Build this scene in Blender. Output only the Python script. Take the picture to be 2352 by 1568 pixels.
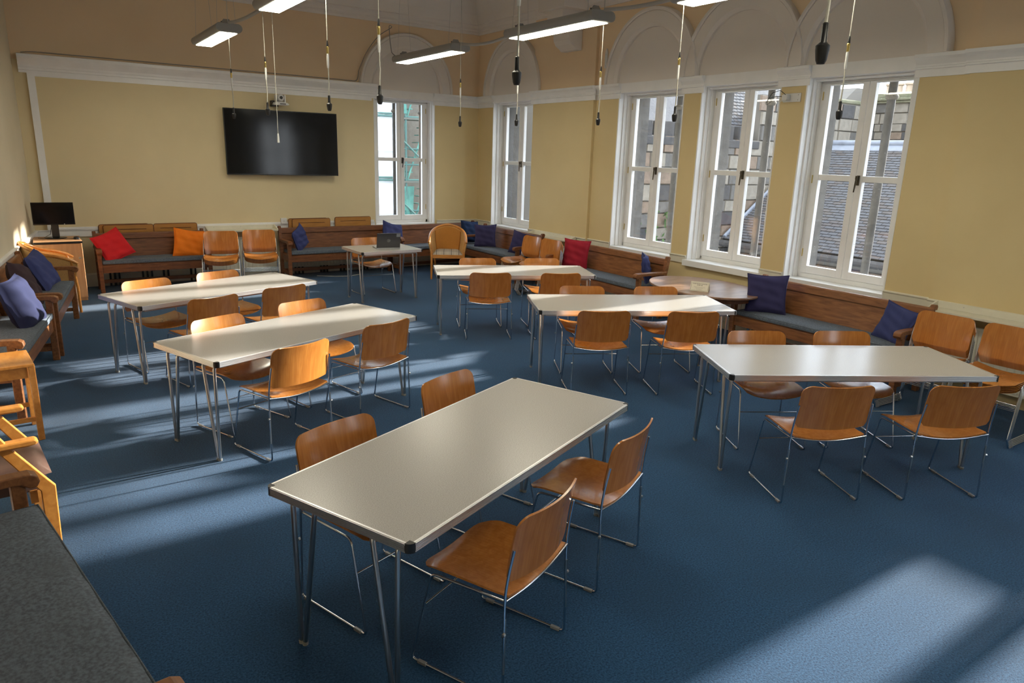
import bpy, bmesh, math, random
from mathutils import Matrix, Vector, Euler
random.seed(7)
C = bpy.context.scene.collection
for o in list(bpy.data.objects): bpy.data.objects.remove(o)
PI = math.pi; RAD = math.radians

# ------------------------------------------------------------------ camera, sky, sun, exposure
H = 1.9916
cam_d = bpy.data.cameras.new('camera'); cam = bpy.data.objects.new('camera', cam_d); C.objects.link(cam)
Rt = ((0.832530422, -0.553159824, 0.030121527), (-0.116770384, -0.228376495, -0.966544802), (0.541532801, 0.801160649, -0.254723065))
cam.matrix_world = Matrix(((Rt[0][0], -Rt[1][0], -Rt[2][0], 0), (Rt[0][1], -Rt[1][1], -Rt[2][1], 0), (Rt[0][2], -Rt[1][2], -Rt[2][2], H), (0, 0, 0, 1)))
cam_d.sensor_width = 36; cam_d.sensor_fit = 'HORIZONTAL'; cam_d.lens = 24.788024574026206
cam_d.clip_start = 0.05; cam_d.clip_end = 300
bpy.context.scene.camera = cam

SKY = 3.1
SUN = 9.5
w = bpy.data.worlds.new('overcast_sky'); bpy.context.scene.world = w; w.use_nodes = True
nt = w.node_tree; nt.nodes.clear()
wo = nt.nodes.new('ShaderNodeOutputWorld'); bg = nt.nodes.new('ShaderNodeBackground')
tc = nt.nodes.new('ShaderNodeTexCoord'); nz = nt.nodes.new('ShaderNodeTexNoise'); rp = nt.nodes.new('ShaderNodeValToRGB')
nz.inputs['Scale'].default_value = 2.2; nz.inputs['Detail'].default_value = 4
rp.color_ramp.elements[0].position = .35; rp.color_ramp.elements[0].color = (.66, .80, 1.0, 1)
rp.color_ramp.elements[1].position = .62; rp.color_ramp.elements[1].color = (.98, .99, 1.0, 1)
nt.links.new(tc.outputs['Generated'], nz.inputs['Vector']); nt.links.new(nz.outputs['Fac'], rp.inputs['Fac'])
nt.links.new(rp.outputs['Color'], bg.inputs['Color']); bg.inputs['Strength'].default_value = SKY
nt.links.new(bg.outputs['Background'], wo.inputs['Surface'])

SUN_EL, SUN_AZ = RAD(14.4), RAD(1.0)      # direction towards the sun, azimuth measured from +X
sd = bpy.data.lights.new('low_winter_sun', 'SUN'); so = bpy.data.objects.new('low_winter_sun', sd); C.objects.link(so)
sdir = Vector((math.cos(SUN_EL) * math.cos(SUN_AZ), math.cos(SUN_EL) * math.sin(SUN_AZ), math.sin(SUN_EL)))
so.rotation_euler = sdir.to_track_quat('Z', 'Y').to_euler(); so.location = (30, -2, 9)
sd.energy = SUN; sd.angle = RAD(1.6); sd.color = (1.0, .93, .82)
LAMP = 11.0
vs = bpy.context.scene.view_settings
vs.view_transform = 'Standard'; vs.look = 'None'; vs.gamma = 1.0; vs.exposure = 1.35; vs.use_curve_mapping = False

# ------------------------------------------------------------------ materials
def nodes(name):
    m = bpy.data.materials.new(name); m.use_nodes = True
    return m, m.node_tree, m.node_tree.nodes['Principled BSDF']
def setp(b, **k):
    for n, v in k.items(): b.inputs[n.replace('_', ' ')].default_value = v
def mixrgb(t, a, b, fac):
    mx = t.nodes.new('ShaderNodeMix'); mx.data_type = 'RGBA'
    for s, v in ((mx.inputs[6], a), (mx.inputs[7], b)):
        if hasattr(v, 'links'): t.links.new(v, s)
        else: s.default_value = (*v, 1)
    if hasattr(fac, 'links'): t.links.new(fac, mx.inputs[0])
    else: mx.inputs[0].default_value = fac
    return mx.outputs[2]
def tex(t, kind, scale, coord='Object', stretch=None, **k):
    tc = t.nodes.new('ShaderNodeTexCoord'); mp = t.nodes.new('ShaderNodeMapping')
    if stretch: mp.inputs['Scale'].default_value = stretch
    n = t.nodes.new('ShaderNodeTex' + kind)
    if 'Scale' in n.inputs: n.inputs['Scale'].default_value = scale
    for a, v in k.items():
        if a in n.inputs: n.inputs[a].default_value = v
        else: setattr(n, a, v)
    t.links.new(tc.outputs[coord], mp.inputs['Vector']); t.links.new(mp.outputs['Vector'], n.inputs['Vector'])
    return n
def ramp(t, src, lo, hi):
    r = t.nodes.new('ShaderNodeMapRange'); r.inputs['From Min'].default_value = lo; r.inputs['From Max'].default_value = hi
    t.links.new(src, r.inputs['Value']); return r.outputs['Result']
def bump(t, b, src, strength, dist=.01):
    n = t.nodes.new('ShaderNodeBump'); n.inputs['Strength'].default_value = strength; n.inputs['Distance'].default_value = dist
    t.links.new(src, n.inputs['Height']); t.links.new(n.outputs['Normal'], b.inputs['Normal'])
def plain(name, col, rough=.5, metal=0., noise=0., nscale=6., bmp=0., bscale=200., **k):
    m, t, b = nodes(name); setp(b, Roughness=rough, Metallic=metal, **k)
    b.inputs['Base Color'].default_value = (*col, 1)
    if noise:
        n = tex(t, 'Noise', nscale, Detail=4.)
        c = mixrgb(t, tuple(x * (1 - noise) for x in col), tuple(min(1, x * (1 + noise)) for x in col), ramp(t, n.outputs['Fac'], .35, .65))
        t.links.new(c, b.inputs['Base Color'])
    if bmp:
        n2 = tex(t, 'Noise', bscale, Detail=2.); bump(t, b, n2.outputs['Fac'], bmp, .002)
    return m
def wood(name, dark, light, rough=.35, stretch=(3, 30, 30), scale=1.6, coat=0., worn=None, rings=False):
    m, t, b = nodes(name)
    n = tex(t, 'Noise', scale, stretch=stretch, Detail=6., Distortion=.6)
    c = mixrgb(t, dark, light, ramp(t, n.outputs['Fac'], .32, .68))
    if rings:
        wv = tex(t, 'Wave', 1.4, stretch=rings, Distortion=5., Detail=2.)
        wv.inputs['Detail Scale'].default_value = .6
        c = mixrgb(t, c, tuple(x * .80 for x in dark), ramp(t, wv.outputs['Fac'], .60, 2.4))
    if worn:
        n2 = tex(t, 'Noise', 26., Detail=7., Roughness=.75); n3 = tex(t, 'Noise', 2.2, Detail=2.)
        mt = t.nodes.new('ShaderNodeMath'); mt.operation = 'MULTIPLY'
        t.links.new(ramp(t, n2.outputs['Fac'], .56, .68), mt.inputs[0]); t.links.new(ramp(t, n3.outputs['Fac'], .48, .66), mt.inputs[1])
        c = mixrgb(t, c, worn, mt.outputs[0])
    t.links.new(c, b.inputs['Base Color']); setp(b, Roughness=rough)
    if coat: b.inputs['Coat Weight'].default_value = coat; b.inputs['Coat Roughness'].default_value = .16
    bump(t, b, n.outputs['Fac'], .05, .003)
    return m
M = {}
# carpet
m, t, b = nodes('blue_carpet'); setp(b, Roughness=.95)
n1 = tex(t, 'Noise', 110., Detail=4., Roughness=.8); n2 = tex(t, 'Noise', 1.6, Detail=5.)
c = mixrgb(t, (.003, .024, .074), (.026, .104, .222), ramp(t, n1.outputs['Fac'], .36, .64))
c = mixrgb(t, c, (.010, .042, .094), ramp(t, n2.outputs['Fac'], .45, 1.1))
t.links.new(c, b.inputs['Base Color']); bump(t, b, n1.outputs['Fac'], .55, .004)
b.inputs['Sheen Weight'].default_value = .12; b.inputs['Specular IOR Level'].default_value = .15; M['carpet'] = m
def paint(name, a, bb, rough=.75, s=1.1):
    m, t, b = nodes(name); n = tex(t, 'Noise', s, Detail=5.); c = mixrgb(t, a, bb, ramp(t, n.outputs['Fac'], .35, .65))
    t.links.new(c, b.inputs['Base Color']); setp(b, Roughness=rough)
    n2 = tex(t, 'Noise', 60., Detail=3.); bump(t, b, n2.outputs['Fac'], .05, .003); return m
M['yellow'] = paint('yellow_wall_paint', (.68, .54, .285), (.73, .59, .32))
M['tvwall'] = paint('straw_wall_paint', (.69, .58, .355), (.74, .625, .385))
M['peach'] = paint('peach_upper_wall_paint', (.82, .625, .405), (.85, .66, .435))
M['leftwall'] = paint('pale_cream_wall_paint', (.68, .60, .43), (.74, .65, .48))
M['white'] = plain('white_gloss_paint', (.86, .865, .86), .35, noise=.02)
M['offwhite'] = paint('off_white_plaster', (.76, .71, .65), (.80, .75, .69))
M['ceiling'] = paint('ceiling_plaster', (.80, .76, .71), (.83, .79, .74))
M['cream'] = plain('cream_painted_board', (.72, .69, .57), .55, noise=.04)
M['ply'] = wood('orange_beech_plywood', (.43, .15, .024), (.54, .205, .038), .27, (26, 26, 3.0), 1.3, .6, rings=(14, 14, 1.6))
M['plyedge'] = wood('plywood_edge', (.42, .20, .06), (.62, .34, .12), .5, (3, 3, 80), 2.)
M['pew'] = wood('dark_oak_pew', (.11, .034, .009), (.21, .075, .022), .50, (4, 30, 30), 1.4, 0, worn=(.25, .12, .06))
M['pewlight'] = wood('warm_oak_pew', (.17, .062, .020), (.31, .125, .043), .42, (4, 30, 30), 1.4, .1)
M['oldtable'] = wood('worn_walnut_top', (.20, .105, .062), (.36, .21, .13), .33, (2, 14, 14), 1.4, .3, worn=(.42, .28, .19))
M['beech'] = wood('beech_veneer', (.50, .255, .115), (.62, .34, .165), .45, (20, 20, 2), 1.2)
M['honey'] = wood('honey_lacquered_beech', (.50, .19, .036), (.64, .275, .06), .28, (6, 24, 24), 1.2, .4)
M['folding'] = wood('folding_chair_ply', (.38, .17, .035), (.47, .22, .05), .4, (3, 18, 18), 1.2)
m, t, b = nodes('polished_chrome'); setp(b, Metallic=1., Roughness=.14); b.inputs['Base Color'].default_value = (.62, .66, .72, 1); M['chrome'] = m
M['steel'] = plain('brushed_steel_tube', (.50, .50, .50), .28, 1.)
M['alu'] = plain('aluminium_edging', (.78, .78, .79), .34, .85)
M['black'] = plain('black_plastic', (.012, .012, .013), .4)
M['blackmetal'] = plain('black_enamelled_steel', (.010, .010, .012), .35)
m, t, b = nodes('speckled_grey_laminate'); setp(b, Roughness=.27)
n1 = tex(t, 'Noise', 260., Detail=2., Roughness=.8)
c = mixrgb(t, (.375, .357, .338), (.505, .482, .455), ramp(t, n1.outputs['Fac'], .40, .58))
t.links.new(c, b.inputs['Base Color']); n2 = tex(t, 'Noise', 420.); bump(t, b, n2.outputs['Fac'], .03, .001); M['laminate'] = m
def fabric(name, col, scale=320., amt=.35, bs=.5):
    m, t, b = nodes(name); setp(b, Roughness=.92); b.inputs['Sheen Weight'].default_value = .06; b.inputs['Sheen Tint'].default_value = (*[min(1, 2.2 * x) for x in col], 1)
    n = tex(t, 'Noise', scale, Detail=3.); n2 = tex(t, 'Noise', 5., Detail=4.)
    c = mixrgb(t, tuple(x * (1 - amt) for x in col), tuple(min(1, x * (1 + amt)) for x in col), ramp(t, n.outputs['Fac'], .35, .65))
    c = mixrgb(t, c, tuple(x * .75 for x in col), ramp(t, n2.outputs['Fac'], .45, 1.2))
    t.links.new(c, b.inputs['Base Color']); bump(t, b, n.outputs['Fac'], bs, .003); return m
M['greycloth'] = fabric('grey_mottled_upholstery', (.105, .128, .16), 85., .30)
M['piping'] = fabric('dark_piping', (.10, .12, .145), 200.)
M['red'] = fabric('red_cotton', (.62, .012, .018), 300., .12, .2)
M['crimson'] = fabric('crimson_cotton', (.36, .010, .030), 300., .12, .2)
M['orange'] = fabric('orange_cotton', (.82, .20, .008), 300., .12, .2)
M['blue'] = fabric('dusty_blue_cotton', (.036, .048, .160), 300., .12, .2)
M['shadedblue'] = fabric('shaded_blue_cotton', (.012, .016, .062), 300., .12, .2)  # darkened copy of the dusty blue, with shade put into the colour
M['navy'] = fabric('navy_cotton', (.032, .030, .105), 300., .12, .2)
M['teal'] = fabric('dark_blue_cotton', (.008, .026, .085), 300., .12, .2)
M['plum'] = fabric('brown_plum_cotton', (.040, .020, .026), 300., .12, .2)
M['leather'] = plain('brown_leatherette', (.10, .055, .042), .38, noise=.2, bmp=.2, bscale=90.)
M['tan'] = fabric('tan_upholstery', (.48, .20, .035), 260., .15, .2)
M['lloyd'] = fabric('golden_woven_cane', (.62, .36, .13), 240., .2, .5)
m, t, b = nodes('tartan_check_seat'); setp(b, Roughness=.9)
c = (.46, .41, .34)
for ax, st in (('X', (1, 0, 0)), ('Y', (0, 1, 0))):
    wv = tex(t, 'Wave', 1.05, coord='Object', bands_direction=ax, wave_profile='SIN')
    wv.inputs['Scale'].default_value = 2.6
    c = mixrgb(t, c, (.07, .06, .06), ramp(t, wv.outputs['Fac'], .93, 1.02))
    wv2 = tex(t, 'Wave', 1.05, coord='Object', bands_direction=ax, wave_profile='SIN'); wv2.inputs['Scale'].default_value = 5.2
    c = mixrgb(t, c, (.22, .18, .15), ramp(t, wv2.outputs['Fac'], .9, 1.15))
t.links.new(c, b.inputs['Base Color']); M['check'] = m
M['screen'] = plain('black_glass_screen', (.006, .006, .007), .10)
M['screen'].node_tree.nodes['Principled BSDF'].inputs['Specular IOR Level'].default_value = .28
M['screenbezel'] = plain('black_gloss_bezel', (.010, .010, .011), .22)
M['laptop'] = plain('dark_grey_laptop_lid', (.085, .085, .09), .38, .4)
M['silver'] = plain('silver_plastic', (.45, .46, .47), .35, .5)
M['whiteplastic'] = plain('white_plastic', (.72, .72, .70), .4)
M['clear'] = plain('clear_glide_plastic', (.42, .42, .42), .2, Alpha=.55)
M['brass'] = plain('brass', (.60, .45, .16), .3, 1.)
M['lampbody'] = plain('grey_lamp_housing', (.30, .295, .28), .45)
m, t, b = nodes('lit_fluorescent_diffuser'); b.inputs['Base Color'].default_value = (.8, .8, .7, 1)
b.inputs['Emission Color'].default_value = (1., .93, .74, 1); b.inputs['Emission Strength'].default_value = LAMP; M['lit'] = m
m, t, b = nodes('window_glass'); t.nodes.remove(b)
out = t.nodes['Material Output']; tr = t.nodes.new('ShaderNodeBsdfTransparent'); gl = t.nodes.new('ShaderNodeBsdfGlossy'); mx = t.nodes.new('ShaderNodeMixShader')
df = t.nodes.new('ShaderNodeBsdfDiffuse'); df.inputs['Color'].default_value = (.9, .9, .9, 1); mx2 = t.nodes.new('ShaderNodeMixShader')
n1 = tex(t, 'Noise', 95., Detail=2., Roughness=.6); n2 = tex(t, 'Noise', 3., Detail=3.)
mt = t.nodes.new('ShaderNodeMath'); mt.operation = 'MULTIPLY'
t.links.new(ramp(t, n1.outputs['Fac'], .69, .73), mt.inputs[0]); t.links.new(ramp(t, n2.outputs['Fac'], .4, .6), mt.inputs[1])
mt2 = t.nodes.new('ShaderNodeMath'); mt2.operation = 'MULTIPLY_ADD'; mt2.inputs[1].default_value = .5; mt2.inputs[2].default_value = .012
t.links.new(mt.outputs[0], mt2.inputs[0]); t.links.new(mt2.outputs[0], mx2.inputs[0])
gl.inputs['Roughness'].default_value = .02; tr.inputs['Color'].default_value = (.93, .95, .96, 1); mx.inputs[0].default_value = .045
t.links.new(tr.outputs[0], mx.inputs[1]); t.links.new(gl.outputs[0], mx.inputs[2])
t.links.new(mx.outputs[0], mx2.inputs[1]); t.links.new(df.outputs[0], mx2.inputs[2]); t.links.new(mx2.outputs[0], out.inputs['Surface']); M['glass'] = m
def stone(name, a, b2):
    m, t, b = nodes(name); n = tex(t, 'Noise', 7., Detail=8., Roughness=.7)
    c = mixrgb(t, a, b2, ramp(t, n.outputs['Fac'], .3, .7)); t.links.new(c, b.inputs['Base Color']); setp(b, Roughness=.9); bump(t, b, n.outputs['Fac'], .5, .03); return m
M['stone'] = stone('pale_sandstone', (.11, .10, .082), (.18, .162, .135))
M['stonewarm'] = stone('warm_sandstone', (.085, .062, .045), (.145, .108, .08))
M['stonedark'] = stone('sooty_sandstone', (.018, .018, .020), (.045, .044, .045))
M['stonemid'] = stone('grey_sandstone', (.048, .045, .042), (.09, .086, .08))
M['mortar'] = plain('mortar', (.10, .092, .08), .9)
M['slate'] = stone('grey_slate', (.036, .038, .044), (.062, .064, .072))
M['slate2'] = stone('brown_grey_slate', (.038, .034, .034), (.064, .057, .056))
M['lead'] = plain('lead_flashing', (.10, .115, .145), .5, noise=.15)
M['moss'] = stone('mossy_stone', (.06, .07, .035), (.14, .13, .09))
M['pot'] = plain('clay_chimney_pot', (.30, .24, .18), .8)
M['sheet'] = plain('white_scaffold_sheeting', (.66, .69, .71), .6, noise=.12, nscale=1.5, bmp=.5, bscale=3.)
M['net'] = plain('green_debris_netting', (.07, .22, .185), .8, noise=.3, nscale=3., Alpha=.8)
M['pole'] = plain('scaffold_pole', (.05, .12, .11), .5)
M['plank'] = plain('scaffold_boards', (.09, .10, .085), .8)
M['ground'] = plain('paving', (.09, .085, .08), .9, noise=.2)
M['paper'] = plain('cream_card', (.82, .77, .64), .7)
M['ink'] = plain('dark_ink', (.16, .12, .09), .7)
M['dust'] = plain('rubber_cable', (.02, .02, .022), .5)
M['greycable'] = plain('grey_cable', (.26, .25, .23), .5)
M['whitecable'] = plain('white_cable', (.55, .53, .46), .5)
M['greenp'] = plain('ivy_leaves', (.03, .07, .012), .8, noise=.4, nscale=9.)

# ------------------------------------------------------------------ mesh helpers
class MB:
    def __init__(s): s.v = []; s.f = []; s.mi = []; s.cur = 0
    def add(s, vs, fs, M4=None):
        o = len(s.v)
        for q in vs: s.v.append(tuple(M4 @ Vector(q)) if M4 is not None else tuple(q))
        for f in fs: s.f.append([i + o for i in f]); s.mi.append(s.cur)
        return s
    def box(s, x0, x1, y0, y1, z0, z1, M4=None):
        if x0 > x1: x0, x1 = x1, x0
        if y0 > y1: y0, y1 = y1, y0
        if z0 > z1: z0, z1 = z1, z0
        return s.add([(x0, y0, z0), (x1, y0, z0), (x1, y1, z0), (x0, y1, z0), (x0, y0, z1), (x1, y0, z1), (x1, y1, z1), (x0, y1, z1)],
                     [(0, 3, 2, 1), (4, 5, 6, 7), (0, 1, 5, 4), (1, 2, 6, 5), (2, 3, 7, 6), (3, 0, 4, 7)], M4)
    def prism(s, poly, axis, a, b, M4=None):       # poly in the two other axes (cyclic order), extruded along axis
        def P(u, v, w):
            return {'x': (w, u, v), 'y': (u, w, v), 'z': (u, v, w)}[axis]
        n = len(poly); vs = [P(u, v, a) for u, v in poly] + [P(u, v, b) for u, v in poly]
        return s.add(vs, [list(range(n))[::-1], list(range(n, 2 * n))] + [(i, (i + 1) % n, n + (i + 1) % n, n + i) for i in range(n)], M4)
    def tube(s, pts, r, n=8, cap=True, M4=None, closed=False):
        P = [Vector(q) for q in pts]; N = len(P); R = r if isinstance(r, (list, tuple)) else [r] * N
        up = None; rings = []
        for i in range(N):
            if closed: d = (P[(i + 1) % N] - P[i - 1])
            elif i == 0: d = P[1] - P[0]
            elif i == N - 1: d = P[-1] - P[-2]
            else: d = (P[i + 1] - P[i]).normalized() + (P[i] - P[i - 1]).normalized()
            d = d.normalized() if d.length > 1e-9 else Vector((0, 0, 1))
            if up is None:
                a = Vector((0, 0, 1)) if abs(d.z) < .9 else Vector((1, 0, 0)); up = (a - a.dot(d) * d).normalized()
            else:
                up = up - up.dot(d) * d
                up = up.normalized() if up.length > 1e-6 else d.orthogonal().normalized()
            sd_ = d.cross(up)
            rings.append([P[i] + R[i] * (math.cos(2 * PI * k / n) * up + math.sin(2 * PI * k / n) * sd_) for k in range(n)])
        vs = [q for rg in rings for q in rg]; fs = []
        for i in range(N if closed else N - 1):
            j = (i + 1) % N
            for k in range(n): fs.append((i * n + k, i * n + (k + 1) % n, j * n + (k + 1) % n, j * n + k))
        if cap and not closed: fs.append(list(range(n))[::-1]); fs.append([(N - 1) * n + k for k in range(n)])
        return s.add(vs, fs, M4)
    def lathe(s, prof, n=24, M4=None):              # prof = [(r, z)]
        vs = []; fs = []; m_ = len(prof)
        for r, z in prof:
            for k in range(n): vs.append((r * math.cos(2 * PI * k / n), r * math.sin(2 * PI * k / n), z))
        for i in range(m_ - 1):
            for k in range(n): fs.append((i * n + k, i * n + (k + 1) % n, (i + 1) * n + (k + 1) % n, (i + 1) * n + k))
        fs.append(list(range(n))[::-1]); fs.append([(m_ - 1) * n + k for k in range(n)])
        return s.add(vs, fs, M4)
    def grid(s, fn, nu, nv, M4=None, flip=False):
        vs = [fn(i / nu, j / nv) for j in range(nv + 1) for i in range(nu + 1)]
        fs = []
        for j in range(nv):
            for i in range(nu):
                a = j * (nu + 1) + i; q = (a, a + 1, a + nu + 2, a + nu + 1)
                fs.append(q[::-1] if flip else q)
        return s.add(vs, fs, M4)
    def shell(s, fn, nu, nv, th, M4=None):          # thin curved sheet with real thickness; fn -> centre point
        def nrm(u, v):
            e = 1e-3
            a = Vector(fn(min(1, u + e), v)) - Vector(fn(max(0, u - e), v)); b_ = Vector(fn(u, min(1, v + e))) - Vector(fn(u, max(0, v - e)))
            q = a.cross(b_); return q.normalized() if q.length > 1e-12 else Vector((0, 0, 1))
        A = []; B = []
        for j in range(nv + 1):
            for i in range(nu + 1):
                u, v = i / nu, j / nv; p = Vector(fn(u, v)); n_ = nrm(u, v) * th / 2
                A.append(p + n_); B.append(p - n_)
        K = len(A); vs = A + B; fs = []
        W_ = nu + 1
        for j in range(nv):
            for i in range(nu):
                a = j * W_ + i; fs.append((a, a + 1, a + W_ + 1, a + W_)); fs.append((K + a + W_, K + a + W_ + 1, K + a + 1, K + a))
        bd = [i for i in range(nu)] + [j * W_ + nu for j in range(nv)] + [nv * W_ + i for i in range(nu, 0, -1)] + [j * W_ for j in range(nv, 0, -1)]
        for q in range(len(bd)):
            a, b_ = bd[q], bd[(q + 1) % len(bd)]; fs.append((b_, a, K + a, K + b_))
        return s.add(vs, fs, M4)
    def mesh(s, name, mats, smooth=None):
        me = bpy.data.meshes.new(name); me.from_pydata(s.v, [], s.f)
        for m_ in (mats if isinstance(mats, (list, tuple)) else [mats]): me.materials.append(M[m_] if isinstance(m_, str) else m_)
        if any(s.mi): me.polygons.foreach_set('material_index', s.mi)
        bm = bmesh.new(); bm.from_mesh(me); bmesh.ops.recalc_face_normals(bm, faces=bm.faces); bm.to_mesh(me); bm.free()
        if smooth:
            me.polygons.foreach_set('use_smooth', [True] * len(me.polygons)); me.set_sharp_from_angle(angle=RAD(smooth))
        me.update(); return me
    def build(s, name, mats, parent=None, smooth=None, bevel=0, **k):
        o = bpy.data.objects.new(name, s.mesh(name, mats, smooth)); C.objects.link(o)
        if parent is not None: o.parent = parent
        if bevel:
            md = o.modifiers.new('bevel', 'BEVEL'); md.width = bevel; md.segments = 2; md.limit_method = 'ANGLE'; md.angle_limit = RAD(40)
        for a, v in k.items(): o[a] = v
        return o
def empty(name, loc=(0, 0, 0), rz=0, label=None, cat=None, group=None, kind=None):
    o = bpy.data.objects.new(name, None); C.objects.link(o); o.location = loc; o.rotation_euler = (0, 0, rz); o.empty_display_size = .1
    return tag(o, label, cat, group, kind)
def tag(o, label=None, cat=None, group=None, kind=None):
    for a, v in (('label', label), ('category', cat), ('group', group), ('kind', kind)):
        if v: o[a] = v
        elif a in o: del o[a]
    return o
def copy_thing(root, loc, rz, label, group=None):
    def rec(o, par):
        c = o.copy(); C.objects.link(c)
        if par is not None: c.parent = par; c.matrix_parent_inverse = o.matrix_parent_inverse.copy()
        for ch in list(o.children): rec(ch, c)
        return c
    r = rec(root, None); r.location = loc
    if isinstance(rz, (int, float)): r.rotation_euler = (0, 0, rz)
    else: r.rotation_euler = rz
    r['label'] = label
    if group: r['group'] = group
    return r
def fillet(pts, r, n=5):
    P = [Vector(q) for q in pts]; out = [P[0]]
    for i in range(1, len(P) - 1):
        a, b_, c = P[i - 1], P[i], P[i + 1]; ri = r[i - 1] if isinstance(r, (list, tuple)) else r
        d1 = (a - b_); d2 = (c - b_); l = min(ri, d1.length * .45, d2.length * .45)
        s_, e_ = b_ + d1.normalized() * l, b_ + d2.normalized() * l
        for k in range(n + 1):
            t_ = k / n; out.append((1 - t_) ** 2 * s_ + 2 * t_ * (1 - t_) * b_ + t_ ** 2 * e_)
    out.append(P[-1]); return out
def TM(loc=(0, 0, 0), rz=0, rx=0, ry=0): return Matrix.Translation(loc) @ Euler((rx, ry, rz)).to_matrix().to_4x4()
ST = dict(kind='structure')

# ------------------------------------------------------------------ room shell
X0, Y0, YR, ZC = 6.939, 11.593, -3.6, 4.78          # right wall, back wall, rear wall behind the camera, ceiling
def xl(y): return 0.0 + .118 * (y - 11.593) - .03   # the left wall runs slightly askew
ZD, ZR = .815, 3.0                                  # dado rail top, picture rail top
ZS, ZH = .765, 2.90                                 # window sill, window head
b = MB(); b.add([(xl(YR) - .3, YR - .3, 0), (X0 + .6, YR - .3, 0), (X0 + .6, Y0 + .6, 0), (xl(Y0) - .3, Y0 + .6, 0),
                 (xl(YR) - .3, YR - .3, -.25), (X0 + .6, YR - .3, -.25), (X0 + .6, Y0 + .6, -.25), (xl(Y0) - .3, Y0 + .6, -.25)],
                [(0, 1, 2, 3), (7, 6, 5, 4), (0, 4, 5, 1), (1, 5, 6, 2), (2, 6, 7, 3), (3, 7, 4, 0)])
b.build('floor', 'carpet', **ST)
b = MB(); b.box(xl(YR) - .3, X0 + .6, YR - .3, Y0 + .6, ZC, ZC + .2); b.build('ceiling', 'ceiling', **ST)

WINS = [(9.825, 11.087), (6.58, 7.80), (5.165, 6.305), (3.685, 4.86), (.503, 1.745), (-2.6, -1.4)]
XW = X0 + .56
# right wall with its window openings
b = MB()
def wallx(y0, y1, z0, z1, x0=X0):
    if z0 < ZR < z1: wallx(y0, y1, z0, ZR, x0); wallx(y0, y1, ZR, z1, x0); return
    b.cur = 1 if z0 >= ZR - .001 else 0; b.box(x0, XW - .02, y0, y1, z0, z1); b.cur = 0
edges = [Y0 + .55]
for a, c_ in WINS:
    wallx(c_, edges[-1], 0, ZC); wallx(a, c_, 0, ZS - .07); wallx(a, c_, ZH - .02, ZC); edges.append(a)
wallx(YR - .3, edges[-1], 0, ZC)
wallx(8.29, 9.80, 0, 4.05, X0 - .045); wallx(2.1, 3.235, 0, 4.05, X0 - .045)
b.build('wall_right', ['yellow', 'peach'], **ST)
# back wall with window 1
W1 = (4.90, 6.05)
b = MB()
def wally(x0, x1, z0, z1, y0=Y0, mi=0):
    if z0 < ZR < z1: wally(x0, x1, z0, ZR, y0, mi); wally(x0, x1, ZR, z1, y0, mi); return
    b.cur = 1 if z0 >= ZR - .001 else mi; b.box(x0, x1, y0, Y0 + .55, z0, z1); b.cur = 0
wally(xl(Y0) - .3, W1[0], 0, ZC, mi=2); wally(W1[0], W1[1], 0, ZS - .07, mi=2); wally(W1[0], W1[1], ZH - .02, ZC); wally(W1[1], X0 + .01, 0, ZC)
b.cur = 2; b.box(.16, 4.88, Y0 - .02, Y0 + .1, ZD, 2.92); b.cur = 0
b.build('wall_back', ['yellow', 'peach', 'tvwall'], **ST)
# left wall (askew), rear wall with a window
b = MB(); b.add([(xl(YR - .3), YR - .3, 0), (xl(Y0 + .3), Y0 + .3, 0), (xl(Y0 + .3) - .3, Y0 + .3, 0), (xl(YR - .3) - .3, YR - .3, 0),
                 (xl(YR - .3), YR - .3, ZC), (xl(Y0 + .3), Y0 + .3, ZC), (xl(Y0 + .3) - .3, Y0 + .3, ZC), (xl(YR - .3) - .3, YR - .3, ZC)],
                [(0, 1, 5, 4), (1, 2, 6, 5), (2, 3, 7, 6), (3, 0, 4, 7), (0, 3, 2, 1), (4, 5, 6, 7)])
b.build('wall_left', 'leftwall', **ST)
WR = (5.45, 6.75)
b = MB()
b.box(xl(YR) - .2, WR[0], YR - .35, YR, 0, ZC); b.box(WR[1], X0 + .01, YR - .35, YR, 0, ZC); b.box(*WR, YR - .35, YR, 0, ZS - .05); b.box(*WR, YR - .35, YR, ZH, ZC)
b.build('wall_rear', 'leftwall', **ST)

# skirting, dado, picture rail, cornice
def moulding(prof, name, a, b2, inward, mat, n=1, **k):
    """prof: list of (out, z); a, b2 the 2-D ends; inward: unit 2-D vector into the room"""
    bb = MB(); iw = Vector(inward)
    P = [Vector(a), Vector(b2)]; m_ = len(prof)
    vs = [(*(q + iw * o_), z) for q in P for o_, z in prof]
    fs = [(i, i + 1, m_ + i + 1, m_ + i) for i in range(m_ - 1)] + [(m_ - 1, 0, m_, 2 * m_ - 1), list(range(m_))[::-1], list(range(m_, 2 * m_))]
    bb.add(vs, fs); return bb.build(name, mat, **k)
RAIL = [(0, 2.80), (.015, 2.80), (.015, 2.865), (.032, 2.87), (.032, 2.885), (.018, 2.89), (.018, 2.905), (.028, 2.92), (.045, 2.945), (.068, 2.965), (.068, 2.995), (0, 3.0)]
RAILBIG = [(0, 2.84), (.03, 2.84), (.03, 2.87), (.045, 2.875), (.045, 2.905), (.055, 2.91), (.06, 2.94), (.10, 2.99), (.12, 3.02), (.12, 3.06), (0, 3.075)]
DADO = [(0, .715), (.018, .715), (.018, .79), (.026, .80), (.026, .808), (.012, .815), (0, .815)]
SKIRT = [(0, 0), (.022, 0), (.022, .17), (.012, .19), (0, .195)]
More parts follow.
